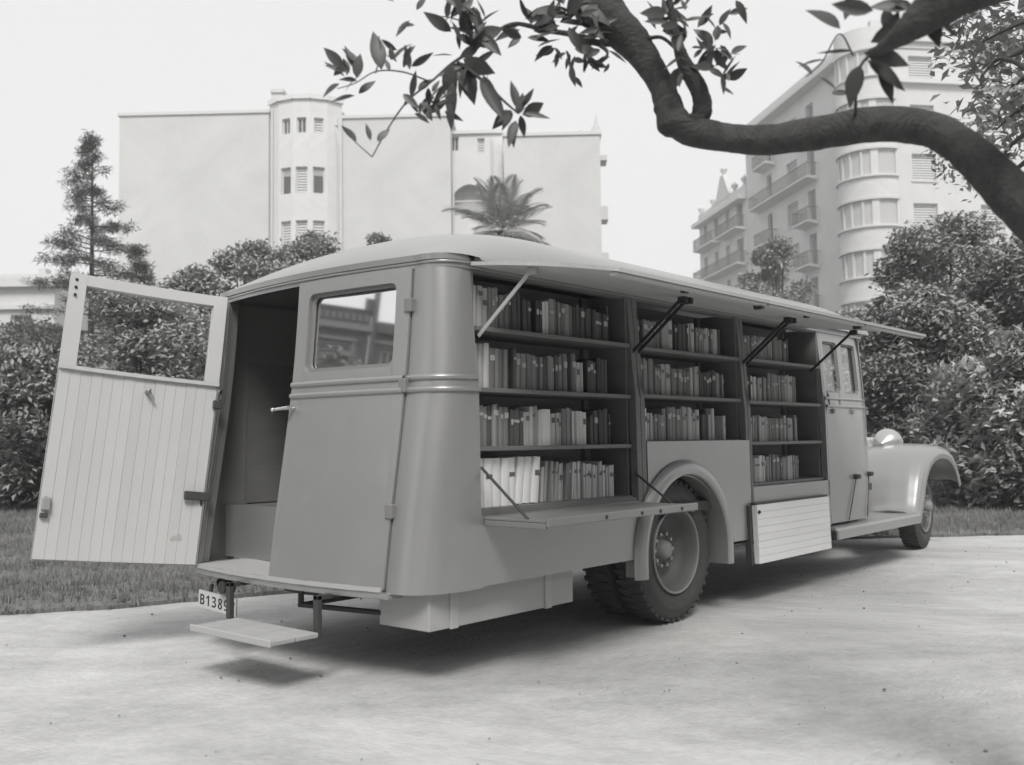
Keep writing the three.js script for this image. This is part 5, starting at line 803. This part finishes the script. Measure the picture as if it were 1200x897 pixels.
  cluster(412, 88, 3.16, 8, 28, 26, 22, 2.6, 2.6); leaf(404, 90, 3.16, 30, 2.6, 0, 0.2); leaf(414, 80, 3.16, 30, 1.9, 0, 0.2); leaf(420, 76, 3.16, 30, 2.2, 0, 0.2); leaf(416, 112, 3.16, 30, 3.5, 0, 0.1); leaf(420, 110, 3.16, 26, 0.7, 0, 0.2); leaf(398, 98, 3.16, 26, 3.6, 0, 0.2);
  cluster(465, 72, 3.15, 8, 24, 34, 26, 1.6, 2.6); cluster(492, 112, 3.12, 12, 24, 46, 20, -0.6, 4); cluster(505, 125, 3.1, 10, 22, 40, 18, -0.3, 3); leaf(418, 166, 3.06, 26, 2.4, 0, 0.2); leaf(434, 165, 3.06, 22, 1.8, 0, 0.2); leaf(442, 166, 3.06, 22, 0.9, 0, 0.2);
  leaf(480, 24, 3.2, 26, -2.2, 0, 0.1); leaf(488, 12, 3.2, 22, 1.0, 0, 0.2); leaf(486, 30, 3.2, 20, 3.0, 0, 0.2); leaf(462, 2, 3.2, 24, 2.9, 0, 0.2);
  cluster(660, 14, 3.36, 16, 32, 60, 34); cluster(690, 30, 3.32, 14, 28, 60, 40); cluster(640, 30, 3.3, 12, 28, 44, 24); cluster(618, 40, 3.28, 10, 26, 30, 36); cluster(690, 66, 3.34, 12, 22, 50, 20, -1.5, 3); cluster(655, 58, 3.33, 8, 22, 40, 20, -1.9, 2); leaf(673, 90, 3.33, 16, -0.9, 0, 0.3);
  cluster(815, 50, 3.22, 34, 24, 78, 70); cluster(830, 80, 3.22, 14, 22, 50, 34, -0.3, 4); cluster(790, 18, 3.22, 16, 24, 70, 30); cluster(850, 40, 3.22, 8, 22, 26, 60, 0.3, 3); leaf(862, 0, 3.2, 30, -1.0, 0, 0.2); leaf(845, 102, 3.2, 18, -0.6, 0, 0.2); leaf(758, 12, 3.36, 24, -1.1, 0, 0.3);
  // the dark big leaves near the eye on the right
  leaf(1012, 62, 2.62, 62, -0.15, 0, 0.5); leaf(1016, 70, 2.6, 58, -0.75, 0, 0.3); leaf(1020, 50, 2.6, 60, 0.5, 0, 0.6); leaf(1008, 76, 2.65, 48, -1.9, 0, 0.4); leaf(1000, 60, 2.7, 44, 3.3, 0, 0.8); leaf(1030, 78, 2.6, 46, -1.15, 0, 0.2); leaf(985, 34, 2.7, 46, 2.4, 0, 0.1); leaf(990, 24, 2.7, 40, 1.4, 0, 0.2); leaf(968, 70, 2.85, 34, 3.3, 0, 0.6); leaf(952, 88, 2.9, 26, 2.2, 0, 0.3); leaf(980, 105, 2.95, 26, 2.6, 0, 0.3); leaf(975, 110, 2.95, 24, 0.1, 0, 0.2); leaf(1040, 36, 2.55, 48, 0.1, 0, 0.4); leaf(1060, 18, 2.5, 46, -0.3, 0, 0.2);
  cluster(1060, 24, 2.55, 14, 40, 80, 44); cluster(1110, 20, 2.6, 10, 38, 80, 30, -0.7, 1.6); leaf(1152, 92, 3.6, 46, 3.75, 0, 0.2); leaf(1165, 70, 3.6, 34, 0.6, 0, 0.3); leaf(1128, 40, 3.5, 26, 0.4, 0, 0.3); leaf(1075, 180, 3.4, 20, -0.8); leaf(1090, 190, 3.4, 20, -0.6);
  // finer foliage farther up the same tree, one hanging mass at the right edge
  const list = []; for (let k = 0; k < 15; k++) { const px = 1135 + 130 * r(), py = -20 + 250 * r() * (0.4 + 0.6 * (px - 1100) / 150), d = 4.2 + 1.4 * r(); for (let i = 0; i < 9; i++) list.push([at(px + (r() - 0.5) * 40 - i * 3, py + i * 5, d), 0.42 + 0.3 * r(), 1]); }
  for (let k = 0; k < 14; k++) { const p = at(1085 + 30 * r() + k * 3, 172 + k * 3.2 + 12 * r(), 4.6); list.push([p, 0.3, 1]); }
  crownMesh('foliage', 'mid', list, 0.24, t, r);
  const bb = []; for (let k = 0; k < 6; k++) bb.push(tube([at(1330, 60 + k * 25, 2.9), at(1255, 10 + k * 30, 3.8), at(1190, 30 + k * 34, 4.6), at(1150 + k * 6, 50 + k * 34, 5.0)], [0.03, 0.018, 0.01, 0.004], 5)); mesh('branches', merge(bb), M.bark, t);
}
scene.traverse(o => { if (o.isMesh) { o.castShadow = true; o.receiveShadow = true; } });
renderer.render(scene, camera);
